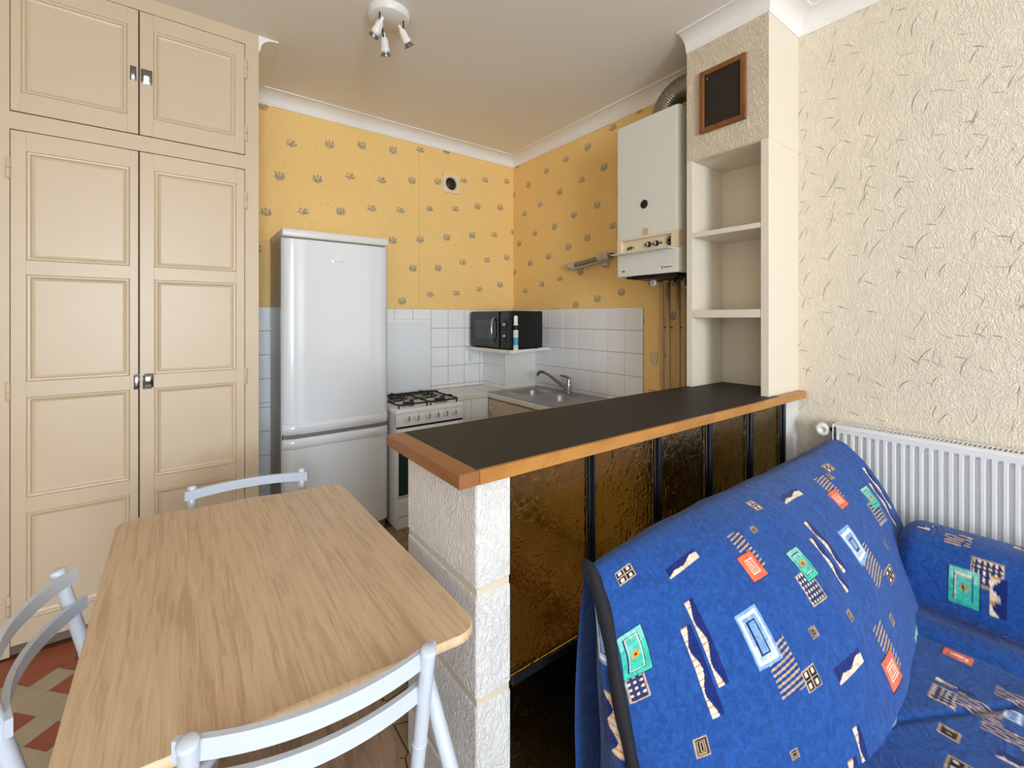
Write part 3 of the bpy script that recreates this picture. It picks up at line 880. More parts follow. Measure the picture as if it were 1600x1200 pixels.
for (ya, za, yb, zb) in ((1.895, 1.933, 1.885, 1.95), (1.888, 1.932, 1.874, 1.953), (1.872, 1.935, 1.862, 1.955), (1.862, 1.932, 1.856, 1.95), (1.85, 1.94, 1.842, 1.948), (1.645, 1.945, 1.632, 1.958), (1.638, 1.942, 1.625, 1.946), (1.698, 1.944, 1.688, 1.956), (1.76, 1.946, 1.75, 1.952)):
    obj('panel_symbol', MB().tube([(BX + .0205, ya, za), (BX + .0205, yb, zb)], .0028, 6), M_blackm, bo)
obj('sight_hole', MB().lathe([(.027, 0), (.028, .003), (.024, .004), (.022, .0025), (.001, .0025)], (BX + .001, 1.745, 2.205), (-1, 0, 0), 24), [M_black], bo)
obj('tape', MB().box(BX - .0015, 1.715, 2.008, BX + .001, 1.757, 2.052), M_tape, bo, label='tan tape strip')
obj('flame_mark', MB().lathe([(.001, 0), (.006, .004), (.005, .009), (.001, .016)], (BX - .0005, 1.612, 1.786), n=8), M_red, bo, label='small red flame mark')
mb = MB()
for ya in (1.598, 1.591, 1.584, 1.577, 1.569, 1.562, 1.553): mb.box(BX - .0008, ya - .005, 1.789, BX + .001, ya, 1.7955)
for ya in (1.922, 1.914, 1.906): mb.box(BX - .0008, ya - .006, 1.786, BX + .001, ya, 1.795)
obj('brand_print', mb, M_blackm, bo, kind='stuff')
mb = MB(); mb.box(BX + .03, BY0 + .03, BZ0 - .022, XR - .03, BY1 - .10, BZ0 - .0005); mb.box(BX + .06, BY1 - .11, BZ0 - .012, XR - .06, BY1 - .03, BZ0 - .0005)
obj('under_tray', mb, M_blackm, bo)
mb = MB().lathe([(.022, 0), (.026, .006), (.026, .014), (.02, .02)], (2.44, 1.735, BZ0 - .05), (-1, .2, .1), 20)
obj('filling_loop_knob', mb, M_palep, bo)
mb = MB().tube([(2.44, 1.735, BZ0 - .03), (2.44, 1.735, BZ0 - .001)], .006, 8); obj('knob_stem', mb, M_blackm, bo)
mb = MB().tube([(2.45, 1.585, BZ0 - .001), (2.45, 1.585, BZ0 - .03), (2.44, 1.582, BZ0 - .075)], [.008, .012, .016], 12); obj('safety_valve', mb, M_chrome, bo)
obj('valve_body', MB().lathe([(.03, 0), (.036, .02), (.03, .05)], (2.55, 1.55, BZ0 - .075), n=16), M_blackm, bo)

du = thing('flue_duct', 'ribbed metal flue duct bending from boiler top into pillar', 'duct', (2.52, 1.72, BZ1))
pts, rad = [], []
path = []
p0 = Vector((2.50, 1.715, BZ1 + .001)); rb = .155
for k in range(7): path.append(p0 + Vector((0, 0, .0 + .012 * k * .0)) if k == 0 else None) if k == 0 else None
for k in range(41):
    a = R(90) * k / 40
    path.append(Vector((2.50, 1.715 - rb + rb * math.cos(a), BZ1 + .005 + rb * math.sin(a))))
for k in range(1, 9): path.append(Vector((2.50, 1.56 - .0163 * k, BZ1 + .005 + rb)))
rad = [.070 + .005 * (1 if i % 3 == 0 else 0) for i in range(len(path))]
mb = MB().tube(path, rad, 28, caps=False)
obj('flexible_pipe', mb, M_duct, du)

# pipes below the boiler
for k, (py_, r, zt, lab) in enumerate(((1.800, .015, 1.70, 'leftmost of the four upright pipes under the boiler'), (1.752, .015, 1.745, 'second upright pipe from the left under the boiler'), (1.676, .014, 1.74, 'third upright pipe from the left under the boiler'), (1.632, .013, 1.70, 'rightmost upright pipe under the boiler next to the niche pillar'))):
    t = thing('water_pipe', lab, 'pipe', (2.62, py_, CZ), 'pipes below the boiler')
    obj('pipe_run', MB().tube([(2.62, py_, CZ), (2.62, py_, 1.2), (2.62, py_ + .002, zt), (2.60, py_, BZ0 - .026)], r, 12), M_pipe, t)
    obj('clip', MB().tube([(XR - .001, py_, 1.42 - .0 * k), (2.62, py_, 1.42)], .006, 8), M_greyp, t)
hz = MB().tube([(2.57, 1.60, BZ0 - .02), (2.56, 1.59, BZ0 - .06), (2.57, 1.565, BZ0 - .11), (2.585, 1.535, BZ0 - .18), (2.60, 1.50, BZ0 - .25), (2.62, 1.46, BZ0 - .30)], .009, 10)
tag(obj('grey_hose', hz, M_palep), 'thin pale hose curving down beside the pipes under boiler', 'hose')

# lamp-like tube fitting on the yellow wall
tf = thing('tube_fitting', 'grey tubular wall fitting with pale end caps left of boiler', 'wall fitting', (2.62, 2.46, 1.91))
ax0, ax1 = 2.716, 2.20
zt_ = 1.915
obj('tube', MB().lathe([(.021, .08), (.021, .36)], (2.622, ax0, zt_), (0, -1, .10), 18), M_greyp, tf)
obj('end_cap', MB().lathe([(.016, 0), (.026, .006), (.028, .03), (.028, .075), (.026, .085)], (2.622, ax0, zt_), (0, -1, .10), 20), M_palep, tf)
obj('rail', MB().tube([(2.625, ax0 - .03, zt_ - .022), (2.625, ax0 - .36, zt_ + .012)], .010, 10), M_palep, tf)
obj('socket', MB().lathe([(.028, .345), (.033, .355), (.033, .40), (.028, .404), (.033, .408), (.033, .44), (.026, .45)], (2.622, ax0, zt_), (0, -1, .10), 20), M_palep, tf)
obj('dark_tip', MB().lathe([(.020, .45), (.021, .48), (.014, .495)], (2.622, ax0, zt_), (0, -1, .10), 16), M_greyp, tf)
mb = MB().box(2.626, 2.30, 1.885, XR - .001, 2.335, 1.935, .003); mb.box(2.626, 2.63, 1.885, XR - .001, 2.65, 1.92, .003)
obj('bracket', mb, M_palep, tf)

wp = MB()
poly = [(-.03, .04), (.03, .04), (.033, 0), (.025, -.035), (0, -.05), (-.025, -.035), (-.033, 0)]
wp.add([(XR - .006, 1.898 - a, 1.198 + b) for a, b in poly] + [(XR - .0005, 1.898 - a, 1.198 + b) for a, b in poly], [tuple(range(7)), tuple(range(7, 14))[::-1]] + [(i, (i + 1) % 7, 7 + (i + 1) % 7, 7 + i) for i in range(7)])
tag(obj('wall_plate', wp, plain('shield_plate', rgb(214, 190, 150), .6, var=.1, scale=60)), 'small cream shield shaped plate on wallpaper beside the pipes', 'plate')

# framed panel on the pillar
fp = thing('framed_panel', 'brown wooden frame around a dark panel on the pillar above the niche', 'frame', (XP, 1.215, 2.53))
fy0, fy1, fz0, fz1, fw = 1.093, 1.345, 2.502, 2.842, .028
mb = MB()
mb.box(XP - .018, fy0, fz0, XP - .0006, fy0 + fw, fz1, .003); mb.box(XP - .018, fy1 - fw, fz0, XP - .0006, fy1, fz1, .003)
mb.box(XP - .0178, fy0 + fw - .002, fz0, XP - .0006, fy1 - fw + .002, fz0 + fw, .003); mb.box(XP - .0178, fy0 + fw - .002, fz1 - fw, XP - .0006, fy1 - fw + .002, fz1, .003)
obj('frame', mb, M_frame, fp)
pn = obj('dark_panel', MB().box(XP - .009, fy0 + fw - .004, fz0 + fw - .004, XP - .001, fy1 - fw + .004, fz1 - fw + .004), M_brown, fp)
obj('screw', MB().lathe([(.005, 0), (.004, .003), (.001, .004)], (XP - .009, fy1 - fw - .014, fz1 - fw - .02), (-1, 0, 0), 10), M_greyp, fp)

# ---------------------------------------------------------------- breakfast bar
bar = thing('breakfast_bar', 'long black topped breakfast bar with orange wood edge and amber glass front', 'bar', (1.6, 1.2, 0))
BX0, BX1, BY0_, BY1_ = .546, 2.664, .948, 1.430
mb = MB(); mb.box(BX0 + .06, BY0_ + .014, ZBB + .001, XP - .0005, BY1_, ZBT - .0004)
mb.box(XP - .0005, BY0_ + .014, ZBB + .001, 2.38, YP0 - .0008, ZBT - .0004)
mb.box(XP - .0005, NY0 + .0008, ZBB + .001, XR - .018, NY1 - .0008, ZBT - .0004)
obj('counter_top', mb, M_lam, bar)
obj('end_trim', MB().box(BX0, BY0_, ZBB, BX0 + .0595, BY1_, ZBT, .002), M_trim_y, bar)
mb = MB(); mb.box(BX0 + .0605, BY0_, ZBB, BX1, BY0_ + .0138, ZBT, .0015); mb.box(2.381, BY0_ + .013, ZBB, BX1, YP0 - .0008, ZBT - .0002)
obj('front_trim', mb, M_trim, bar)
ep = obj('end_post', MB().box(.625, .994, 0, .731, 1.428, ZBB - .001), plain('post_mortar', rgb(214, 200, 182), .8, var=.05), bar)
zz = [(.0, .150), (.171, .447), (.468, .742), (.763, ZBB - .0012)]
for a, b in zz:
    obj('block', MB().box(.621, .99, a, .735, 1.43, b, .004), M_crepi, ep)
gl = [(1.038, 1.080), (1.384, 1.434), (1.735, 1.790), (2.091, 2.147), (2.442, 2.497)]
edges_ = [.736] + [q for g in gl for q in g]
for (a, b) in gl:
    a, b = a + .006, b - .006
    mb = MB(); mb.box(a, .985, 0, b, 1.012, ZBB - .001, .003)
    mb.box(a + .010, .974, 0, b - .012, .9855, ZBB - .001, .002)
    obj('mullion', mb, M_mull, bar)
prev = .736
for (a, b) in gl:
    w0, w1 = prev, a + .006
    obj('rail', MB().box(w0 + .001, .983, .455, w1 - .001, 1.012, .477, .002), M_mull, bar)
    obj('glass_pane', MB().box(w0 + .001, .994, .4775, w1 - .001, 1.000, ZBB - .002), M_glass, bar)
    obj('glass_pane', MB().box(w0 + .001, .994, .02, w1 - .001, 1.000, .4545), M_glass, bar)
    obj('dark_backing', MB().box(w0 + .001, 1.030, .0, w1 - .001, 1.045, .44), M_blackm, bar)  # board added behind the lower panes so they look near black
    prev = b - .006

# ---------------------------------------------------------------- radiator
RX, RY1, RY0, RZ1, RZ0 = 2.55, .797, -.55, .962, .36
ra = thing('panel_radiator', 'white ribbed panel radiator below straw flecked wallpaper', 'radiator', (2.6, .1, RZ0))
# ribbed front panel
P = []
pitch = .0306
y = RY1 - .012
ys = []
n = int((RY1 - RY0 - .03) / pitch)
rows_ = []
for k in range(n):
    yy = RY1 - .018 - pitch * k
    for dy, dx in ((0, 0), (-.006, 0.0), (-.010, .016), (-.022, .016), (-.026, 0)):
        rows_.append((yy + dy, dx))
for (yy, dx) in rows_:
    P.append([(RX, yy, RZ0 + .01), (RX, yy, RZ0 + .035), (RX + dx, yy, RZ0 + .05), (RX + dx, yy, RZ1 - .052), (RX, yy, RZ1 - .036), (RX, yy, RZ1 - .012), (RX + .008, yy, RZ1 - .004)])
obj('front_panel', MB().grid(P, False), M_rad, ra)
obj('back_panel', MB().box(RX + .085, RY0 + .01, RZ0 + .01, RX + .095, RY1 - .01, RZ1 - .02), M_rad, ra)
mb = MB(); mb.box(RX + .002, RY1 - .004, RZ0 + .005, RX + .100, RY1, RZ1, .001); obj('side_cover', mb, M_rad, ra)
mb = MB(); mb.box(RX + .002, RY0, RZ0 + .005, RX + .100, RY0 + .004, RZ1, .001); obj('side_cover', mb, M_rad, ra)
mb = MB(); mb.box(RX + .004, RY0 + .004, RZ1 - .010, RX + .022, RY1 - .004, RZ1 - .001); mb.box(RX + .080, RY0 + .004, RZ1 - .010, RX + .098, RY1 - .004, RZ1 - .001)
tg = obj('top_grille', mb, M_rad, ra)
slot = mesh_of(MB().box(-.029, -.0026, 0, .029, .0026, .006), M_rad, None, 'grille_bar')
yy = RY1 - .012
while yy > RY0 + .01:
    put('grille_bar', tg, W[tg].inverted() @ Vector((RX + .051, yy, RZ1 - .0075)), slot); yy -= .0140
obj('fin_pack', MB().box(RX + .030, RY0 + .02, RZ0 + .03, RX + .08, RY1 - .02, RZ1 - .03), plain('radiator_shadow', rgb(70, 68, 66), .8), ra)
mb = MB().box(RX + .1002, .6, .5, XR - .001, .63, .85); mb.box(RX + .1002, -.4, .5, XR - .001, -.37, .85); obj('bracket', mb, M_rad, ra)
tv = thing('thermostatic_valve', 'white round thermostatic radiator valve left of the radiator', 'valve', (2.6, .85, .926))
obj('valve_head', MB().lathe([(.020, 0), (.029, .006), (.031, .05), (.029, .062), (.013, .066), (.012, .058), (.001, .058)], (2.615, .858, .926), (-1, -.30, 0), 24), M_plast, tv)
obj('valve_stem', MB().tube([(2.60, .800, .926), (2.61, .858, .926)], .010, 10), M_blackm, tv)

# ---------------------------------------------------------------- ceiling spotlight
cl = thing('ceiling_spotlight', 'round white ceiling light with three small spot heads', 'ceiling light', (.87, 2.245, ZC))
base = obj('ceiling_plate', MB().lathe([(.108, 0), (.108, -.004), (.106, -.034), (.101, -.039), (.001, -.039)], (.87, 2.245, ZC - .0005), n=40), M_plast, cl)
heads = [((.812, 2.190, 2.998), (.797, 2.262, 2.946), (.806, 2.205)), ((.859, 2.290, 2.988), (.886, 2.332, 2.908), (.842, 2.262)), ((.911, 2.196, 2.998), (.966, 2.210, 2.928), (.930, 2.197))]
for p0, p1, m0 in heads:
    p0, p1 = Vector(p0), Vector(p1); d = (p1 - p0).normalized(); L = (p1 - p0).length
    h = obj('spot_head', MB().lathe([(.002, -.012), (.008, -.010), (.009, .006), (.019, .020), (.021, L * .62), (.0235, L * .64), (.0245, L * .82), (.022, L * .84)], p0, d, 24), M_plast, cl)
    obj('bulb_reflector', MB().lathe([(.019, L * .84), (.020, L * .90), (.027, L * 1.02), (.027, L * 1.05), (.020, L * .97), (.008, L * .90), (.001, L * .90)], p0, d, 24), M_chrome, h)
    obj('arm', MB().tube([(m0[0], m0[1], ZC - .038), (m0[0], m0[1], p0.z + .004), tuple(p0 + d * .03)], .0035, 8), M_blackm, h)
obj('screw', MB().lathe([(.006, 0), (.006, .003)], (.972, 2.216, ZC - .018), (.96, -.28, 0), 10), M_blackm, cl)

# ---------------------------------------------------------------- dining table
TZ = .76
tb = thing('dining_table', 'rectangular oak laminate dining table with rounded corners beside the bar', 'table', (.19, 1.48, 0))
corn = [(-.185, 2.095), (.556, 2.000), (.563, .868), (-.172, .932)]
def rounded(c, r, n=7, ins=0.0):
    out = []
    m = len(c)
    for i in range(m):
        p = Vector(c[i]); a = (Vector(c[i - 1]) - p).normalized(); b = (Vector(c[(i + 1) % m]) - p).normalized()
        ang = a.angle(b); t = r / math.tan(ang / 2)
        cen = p + (a + b).normalized() * (r / math.sin(ang / 2))
        s0 = p + a * t - cen; s1 = p + b * t - cen
        a0 = math.atan2(s0.y, s0.x); a1 = math.atan2(s1.y, s1.x)
        da = (a1 - a0 + math.pi) % (2 * math.pi) - math.pi
        for k in range(n + 1):
            q = a0 + da * k / n
            out.append((cen.x + (r - ins) * math.cos(q), cen.y + (r - ins) * math.sin(q)))
    return out
big = rounded(corn, .055)
sml = rounded(corn, .055, ins=.0025)
n = len(big)
rings = [[(x, y, TZ - .022) for x, y in sml], [(x, y, TZ - .0195) for x, y in big], [(x, y, TZ - .003) for x, y in big], [(x, y, TZ - .0008) for x, y in sml]]
mb = MB().add([q for r_ in rings for q in r_], [(k * n + (i + 1) % n, k * n + i, (k + 1) * n + i, (k + 1) * n + (i + 1) % n) for k in range(3) for i in range(n)], True)
mb.add(rings[0], [tuple(range(n))])
obj('edge_band', mb, M_tedge, tb)
obj('table_top', MB().prism([(x, y) for x, y in sml][::-1], TZ - .006, TZ), M_table, tb)
for (lx, ly, fx, fy) in ((-.06, 2.00, -.19, 2.16), (.44, 1.92, .56, 2.10), (.430, .935, .562, .715), (-.05, .985, -.18, .80)):
    obj('leg', MB().tube([(fx, fy, .001), (lx, ly, TZ - .0225)], .0165, 16), M_chair, tb)
mb = MB()
mb.box(-.07, 1.03, TZ - .062, -.05, 1.96, TZ - .0225); mb.box(.43, 1.03, TZ - .062, .45, 1.91, TZ - .0225)
mb.box(-.05, 1.03, TZ - .062, .43, 1.05, TZ - .0225); mb.box(-.05, 1.89, TZ - .062, .43, 1.91, TZ - .0225)
obj('apron', mb, M_chair, tb)

# ---------------------------------------------------------------- folding chairs
def make_chair(label):
    t = thing('folding_chair', label, 'chair', (0, 0, 0), 'white folding chairs around the table')
    hw = .20
    for sg in (-1, 1):
        x = sg * hw
        po = obj('post', MB().tube([(x, 0, .80), (x, .073, .50), (x, .150, .18), (x, .192, .002)], .0155, 16), M_chair, t)
        obj('post_cap', MB().lathe([(.0165, -.004), (.0168, .002), (.013, .005), (.001, .0055)], (x, 0, .80), (0, -.243, 1), 16), M_chair, po)
        obj('collar', MB().lathe([(.0160, 0), (.0172, .002), (.0172, .006), (.016, .008)], (x, .058, .562), (0, -.243, 1), 16), M_chair, po)
        xo = sg * (hw + .026)
        obj('cross_leg', MB().tube([(sg * (hw - .050), .38, .426), (sg * (hw - .046), .14, .22), (sg * (hw - .042), -.11, .002)], .0135, 16), M_chair, t)
    for z in (.776, .694):
        P = []
        N = 22
        for k in range(N + 1):
            q = k / N; x = (q * 2 - 1) * (hw + .022)
            y = .024 - .052 * (1 - (q * 2 - 1) ** 2) + (.80 - z) * .243
            nx = 2 * .052 * 2 * (2 * q - 1) / (2 * (hw + .022)); nn = math.hypot(1, nx)
            ox, oy = -nx / nn * .006, 1 / nn * .006
            h = .018
            P.append([(x - ox, y - oy, z - h), (x - ox, y - oy, z + h), (x + ox, y + oy, z + h), (x + ox, y + oy, z - h), (x - ox, y - oy, z - h)])
        mb = MB().grid(P, False)
        mb.add(P[0][:4], [(0, 1, 2, 3)]); mb.add(P[-1][:4], [(3, 2, 1, 0)])
        obj('back_rail', mb, M_chair, t)
    sp_ = rounded([(-.182, .10), (.182, .10), (.182, .435), (-.182, .435)], .03)
    obj('seat', MB().prism(sp_, .442, .460), M_seat, t)
    obj('seat_bar', MB().tube([(-hw, .088, .437), (hw, .088, .437)], .008, 10), M_chair, t)
    obj('cross_bar', MB().tube([(-hw, .180, .05), (hw, .180, .05)], .009, 10), M_chair, t)
    obj('cross_bar', MB().tube([(-hw + .042, -.058, .05), (hw - .042, -.058, .05)], .009, 10), M_chair, t)
    return t
ch = make_chair('white folding chair at near table end, showing its dark wooden seat')
ch.matrix_basis = Matrix.Translation((.206, .852, 0)) @ Matrix.Rotation(R(-6.9), 4, 'Z')
c2 = tree_copy(ch, (.2315, 2.178, 0), R(180 - 5.5))
c2['label'] = 'white folding chair at far table end, in front of wardrobe and fridge'
c3 = tree_copy(ch, (-.2906, 1.481, 0), R(-96.5))
c3['label'] = 'white folding chair at the long table side over the tiled floor'

# ---------------------------------------------------------------- sofa with printed blue cover
def fabric():
    m = Mat('printed_blue_cover', rough=.85, spec=.15)
    n = m.new('ShaderNodeVertexColor', layer_name='print')
    p, x, y, z = m.pos()
    br = m.noise(p, 60, 3, .6, 1.0)
    c = m.mix(br.step(.35, .7), (.72, .72, .74, 1), (1.12, 1.12, 1.1, 1))
    mul = m.new('ShaderNodeMix', data_type='RGBA', blend_type='MULTIPLY')
    mul.inputs[0].default_value = 1
    m.link(n.outputs[0], mul.inputs[6]); m.link(c, mul.inputs[7])
    m.color(mul.outputs[2])
    m.b.inputs['Sheen Weight'].default_value = .15
    h = m.noise(p, 9, 4, .55, 1.6)
    m.bump((h - .5).abs().step(0, .16) * .6 + m.noise(p, 300, 2) * .10, .0035, .7)
    return m.m
M_fab = fabric()
BLUE = np.array(rgb(34, 80, 154)[:3]); NAVY = np.array(rgb(22, 42, 110)[:3])
CREAM = np.array(rgb(240, 222, 200)[:3]); TAN = np.array(rgb(196, 168, 132)[:3]); INK = np.array(rgb(20, 22, 40)[:3])
TEAL = np.array(rgb(64, 190, 168)[:3]); TEAL2 = np.array(rgb(130, 212, 196)[:3]); CORAL = np.array(rgb(236, 112, 84)[:3]); ORANGE = np.array(rgb(226, 150, 60)[:3])
SKY = np.array(rgb(136, 176, 224)[:3]); SKY2 = np.array(rgb(184, 206, 232)[:3]); WHITE = np.array(rgb(246, 246, 246)[:3])
def print_motif(col, s, t, kind, wm, hm):
    """paint one printed motif; s,t are 0..1 across it, wm,hm its size in metres"""
    ins = (s >= 0) & (s <= 1) & (t >= 0) & (t <= 1)
    e = np.minimum(np.minimum(s, 1 - s) * wm, np.minimum(t, 1 - t) * hm)    # metres from the border
    k = min(wm, hm)
    def setc(m, c): col[ins & m] = c
    allm = np.ones_like(ins)
    if kind == 'plate':
        setc(allm, SKY); setc((e > .10 * k) & (e < .19 * k), WHITE); setc((e >= .19 * k) & (t > .62), SKY2)
        setc((e > .31 * k), NAVY); setc((e > .37 * k), SKY * .85); setc((e > .37 * k) & (s > .6), SKY)
    elif kind == 'green':
        setc(allm, INK); setc(e > .035 * k, TEAL); setc((e > .035 * k) & (t < .3), TEAL2)
        setc((e > .20 * k) & (e < .235 * k), NAVY); setc((e > .235 * k) & (e < .265 * k), CREAM); setc((e >= .265 * k) & (t < .55), TEAL * .6 + TEAL2 * .4)
        setc((np.abs(s - .5) * wm < .13 * k) & (np.abs(t - .5) * hm < .13 * k), ORANGE); setc((np.abs(s - .5) * wm < .045 * k) & (np.abs(t - .5) * hm < .05 * k), INK)
    elif kind == 'coral':
        setc(allm, INK); setc(e > .03 * k, CORAL)
        for a, b in ((.26, .30), (.36, .40), (.45, .48)): setc((e > a * k) & (e < b * k), CREAM)
    elif kind == 'zig':
        tri = np.abs(((s * 1.7 + .15) % 1) - .5) * 2
        b = .82 - .5 * s + .30 * (tri - .5)
        setc(t < b, NAVY); setc(t >= b, CREAM); setc((t >= b) & (np.sin(s * wm * 900) * np.sin(t * hm * 900) > .6), TAN)
    elif kind == 'hour':
        b = .36 + .22 * np.cos(2 * np.pi * 2.0 * t)
        setc(s < b, CREAM); setc((s < b) & (((t * hm / .016) % 1) < .18), ORANGE); setc(s >= b, NAVY)
    elif kind == 'stripe':
        setc(allm, NAVY * .4 + BLUE * .6); setc(((t * hm + s * wm * .12) / .0125 % 1) < .42, TAN)
    elif kind == 'dots':
        setc(allm, NAVY * .7 + np.array([.02, .02, .02])); setc(e < .004, TAN)
        fx, fy = (s * wm / .0135) % 1 - .5, (t * hm / .0135) % 1 - .5
        setc((fx ** 2 + fy ** 2 < .075) & (e > .005), CREAM)
    elif kind == 'key':
        setc(allm, INK)
        for a, b in ((.0, .10), (.2, .27), (.36, .42)): setc((e >= a * k) & (e < b * k), TAN)
    elif kind == 'dom':
        setc(allm, INK); setc(e < .003, TAN); setc((np.abs(s - .5) * wm < .0016) | (np.abs(t - .5) * hm < .0016), TAN)
        setc((np.abs((s * 2) % 1 - .5) < .2) & (np.abs((t * 2) % 1 - .5) < .24), CREAM)
def colour_attr(o, cols):
    a = o.data.color_attributes.new('print', 'FLOAT_COLOR', 'POINT')
    a.data.foreach_set('color', np.c_[cols, np.ones(len(cols))].astype(np.float32).ravel())

def smooth_poly(P, n):
    P = np.array(P, float)
    L = np.r_[0, np.cumsum(np.hypot(*np.diff(P, axis=0).T))]; L /= L[-1]
    vv = np.linspace(0, 1, 201)
    k = np.hanning(31); k /= k.sum()
    pad = lambda a: np.r_[2 * a[0] - a[15:0:-1], a, 2 * a[-1] - a[-2:-17:-1]]
    y = np.convolve(pad(np.interp(vv, L, P[:, 0])), k, 'valid'); z = np.convolve(pad(np.interp(vv, L, P[:, 1])), k, 'valid')
    v = np.linspace(0, 1, n)
    return np.interp(v, vv, y), np.interp(v, vv, z)
EL = [(.79, .84), (.765, .865), (.715, .79), (.69, .70), (.67, .61), (.62, .45), (.58, .25), (.56, .08)]
ER = [(.79, .90), (.735, .92), (.64, .84), (.56, .72), (.50, .58), (.46, .42), (.44, .25), (.44, .08)]
MP = [(.84, .845), (.78, .890), (.66, .858), (.52, .752), (.42, .615), (.34, .45), (.30, .28), (.30, .08)]
SXL, SXR = .82, 2.45
NU, NV = 800, 600
so = thing('sofa', 'blue patterned fabric sofa with its back against the amber glass bar', 'sofa', (1.65, .3, 0))
yl, zl = smooth_poly(EL, NV); yr, zr = smooth_poly(ER, NV); ym, zm = smooth_poly(MP, NV)
U = np.linspace(0, 1, NU)[:, None]; V = np.linspace(0, 1, NV)[None, :]
t_ = np.clip(np.minimum(U / .45, (1 - U) / .62), 0, 1); b_ = np.sin(t_ * np.pi / 2) ** .8
Yg = (yl * (1 - U) + yr * U) * (1 - b_) + ym * b_
Zg = (zl * (1 - U) + zr * U) * (1 - b_) + zm * b_
Xg = SXL + (SXR - SXL) * U + 0 * V
# soft quilting and gathers near the piped left end
Yg += .0035 * np.sin(Xg * 21 + 3 * Zg) * np.sin(Zg * 17) * b_ + .0045 * np.exp(-U / .05) * np.sin(V * 60) * np.minimum(1, U / .01)
mb = MB()
me = bpy.data.meshes.new('backrest')
verts = np.stack([Xg, Yg, Zg], -1).reshape(-1, 3) - np.array([1.65, .3, 0])
idx = np.arange(NU * NV).reshape(NU, NV)
faces = np.stack([idx[:-1, :-1], idx[:-1, 1:], idx[1:, 1:], idx[1:, :-1]], -1).reshape(-1, 4)[:, ::-1]
me.from_pydata(verts.tolist(), [], faces.tolist())
me.polygons.foreach_set('use_smooth', [True] * len(me.polygons)); me.materials.append(M_fab)
back = put('backrest', so, None, me)
MOT = [('stripe',.280,.185,.313,.288),('stripe',.707,.165,.764,.258),('stripe',.207,.418,.257,.521),('stripe',.604,.395,.688,.494),('stripe',.489,.539,.540,.643),('stripe',.478,.78,.53,.90),
('dots',.004,.338,.031,.393),('dots',.353,.341,.401,.413),('dots',.836,.318,.900,.402),('dots',.70,.765,.745,.86),
('zig',.119,.166,.197,.192),('zig',.512,.166,.607,.192),('zig',.324,.529,.407,.560),
('hour',.122,.256,.139,.445),('hour',.098,.302,.117,.491),('hour',.506,.256,.528,.406),('hour',.474,.295,.494,.442),('hour',.962,.204,.984,.381),('hour',.932,.265,.953,.438),('hour',.309,.633,.325,.80),('hour',.280,.681,.299,.85),
('key',.066,.514,.085,.553),('key',.190,.608,.203,.625),('key',.315,.441,.332,.464),('key',.426,.461,.442,.485),('key',.591,.562,.612,.588),('key',.790,.433,.801,.464),('key',.346,.199,.363,.217),('key',.774,.167,.798,.192),
('dom',.256,.495,.289,.537),('dom',.691,.489,.746,.529),('dom',.033,.100,.069,.136),('dom',.413,.136,.436,.172),('dom',.80,.13,.84,.165),
('plate',.189,.338,.237,.453),('plate',.592,.327,.662,.427),('plate',.905,.50,.970,.66),('plate',.400,.70,.458,.84),
('green',.003,.239,.044,.345),('green',.377,.291,.421,.368),('green',.860,.263,.915,.350),('green',.690,.672,.75,.77),
('coral',.262,.238,.304,.305),('coral',.695,.222,.753,.288),('coral',.459,.594,.521,.663)]
cols = np.tile(BLUE, (NU * NV, 1))
uu = (U + 0 * V).ravel(); vv_ = (V + 0 * U).ravel()
for k, u0, v0, u1, v1 in MOT:
    print_motif(cols, (uu - u0) / (u1 - u0), (vv_ - v0) / (v1 - v0), k, (u1 - u0) * 1.63, (v1 - v0) * 1.15)
colour_attr(back, cols)
# end panels and rear cover of the backrest
def end_panel(yy, zz_, x, sg, step, nj):
    F = [(x, yy[i], zz_[i]) for i in range(30, NV, step)]
    G, S_, T_ = [], [], []
    for (q, y, z) in F:
        ft = (z - .08) / .8
        w_ = .135 * (1 - max(0, ft - .35) / .65 * .86)
        y2 = min(y + w_, .80)
        G.append([(x - sg * .018 * math.sin(math.pi * j / nj), y + (y2 - y) * j / nj, z) for j in range(nj + 1)])
        S_ += [j / nj for j in range(nj + 1)]; T_ += [z] * (nj + 1)
    return G, np.array(S_), np.array(T_)
G, S_, T_ = end_panel(yl, zl, SXL, 1, 2, 40)
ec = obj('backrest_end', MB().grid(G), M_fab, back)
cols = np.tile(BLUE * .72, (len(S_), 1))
for k, s0, z1, s1, z0 in (('plate', .12, .80, .72, .66), ('hour', .25, .60, .75, .47), ('green', .1, .40, .8, .26)):
    print_motif(cols, (S_ - s0) / (s1 - s0), (T_ - z1) / (z0 - z1), k, (s1 - s0) * .11, z1 - z0)
colour_attr(ec, cols)
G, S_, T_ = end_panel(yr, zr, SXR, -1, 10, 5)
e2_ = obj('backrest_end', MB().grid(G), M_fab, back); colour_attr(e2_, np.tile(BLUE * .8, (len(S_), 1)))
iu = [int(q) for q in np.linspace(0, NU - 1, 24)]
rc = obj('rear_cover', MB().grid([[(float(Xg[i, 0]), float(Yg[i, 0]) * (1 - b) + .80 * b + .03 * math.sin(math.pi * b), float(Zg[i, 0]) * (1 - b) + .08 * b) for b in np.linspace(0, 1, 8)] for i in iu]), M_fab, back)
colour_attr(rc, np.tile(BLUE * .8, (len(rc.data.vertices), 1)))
for yy, zz_, x, sg in ((yl, zl, SXL, -1),):
    pi_ = MB().tube([(x + sg * .006, yy[i] + .008, zz_[i] + (.010 if i < 70 else 0)) for i in range(14, NV, 14)], [.017 + .002 * math.sin(i * 1.3) for i in range(14, NV, 14)], 10)
    obj('piping', pi_, M_navy, back)
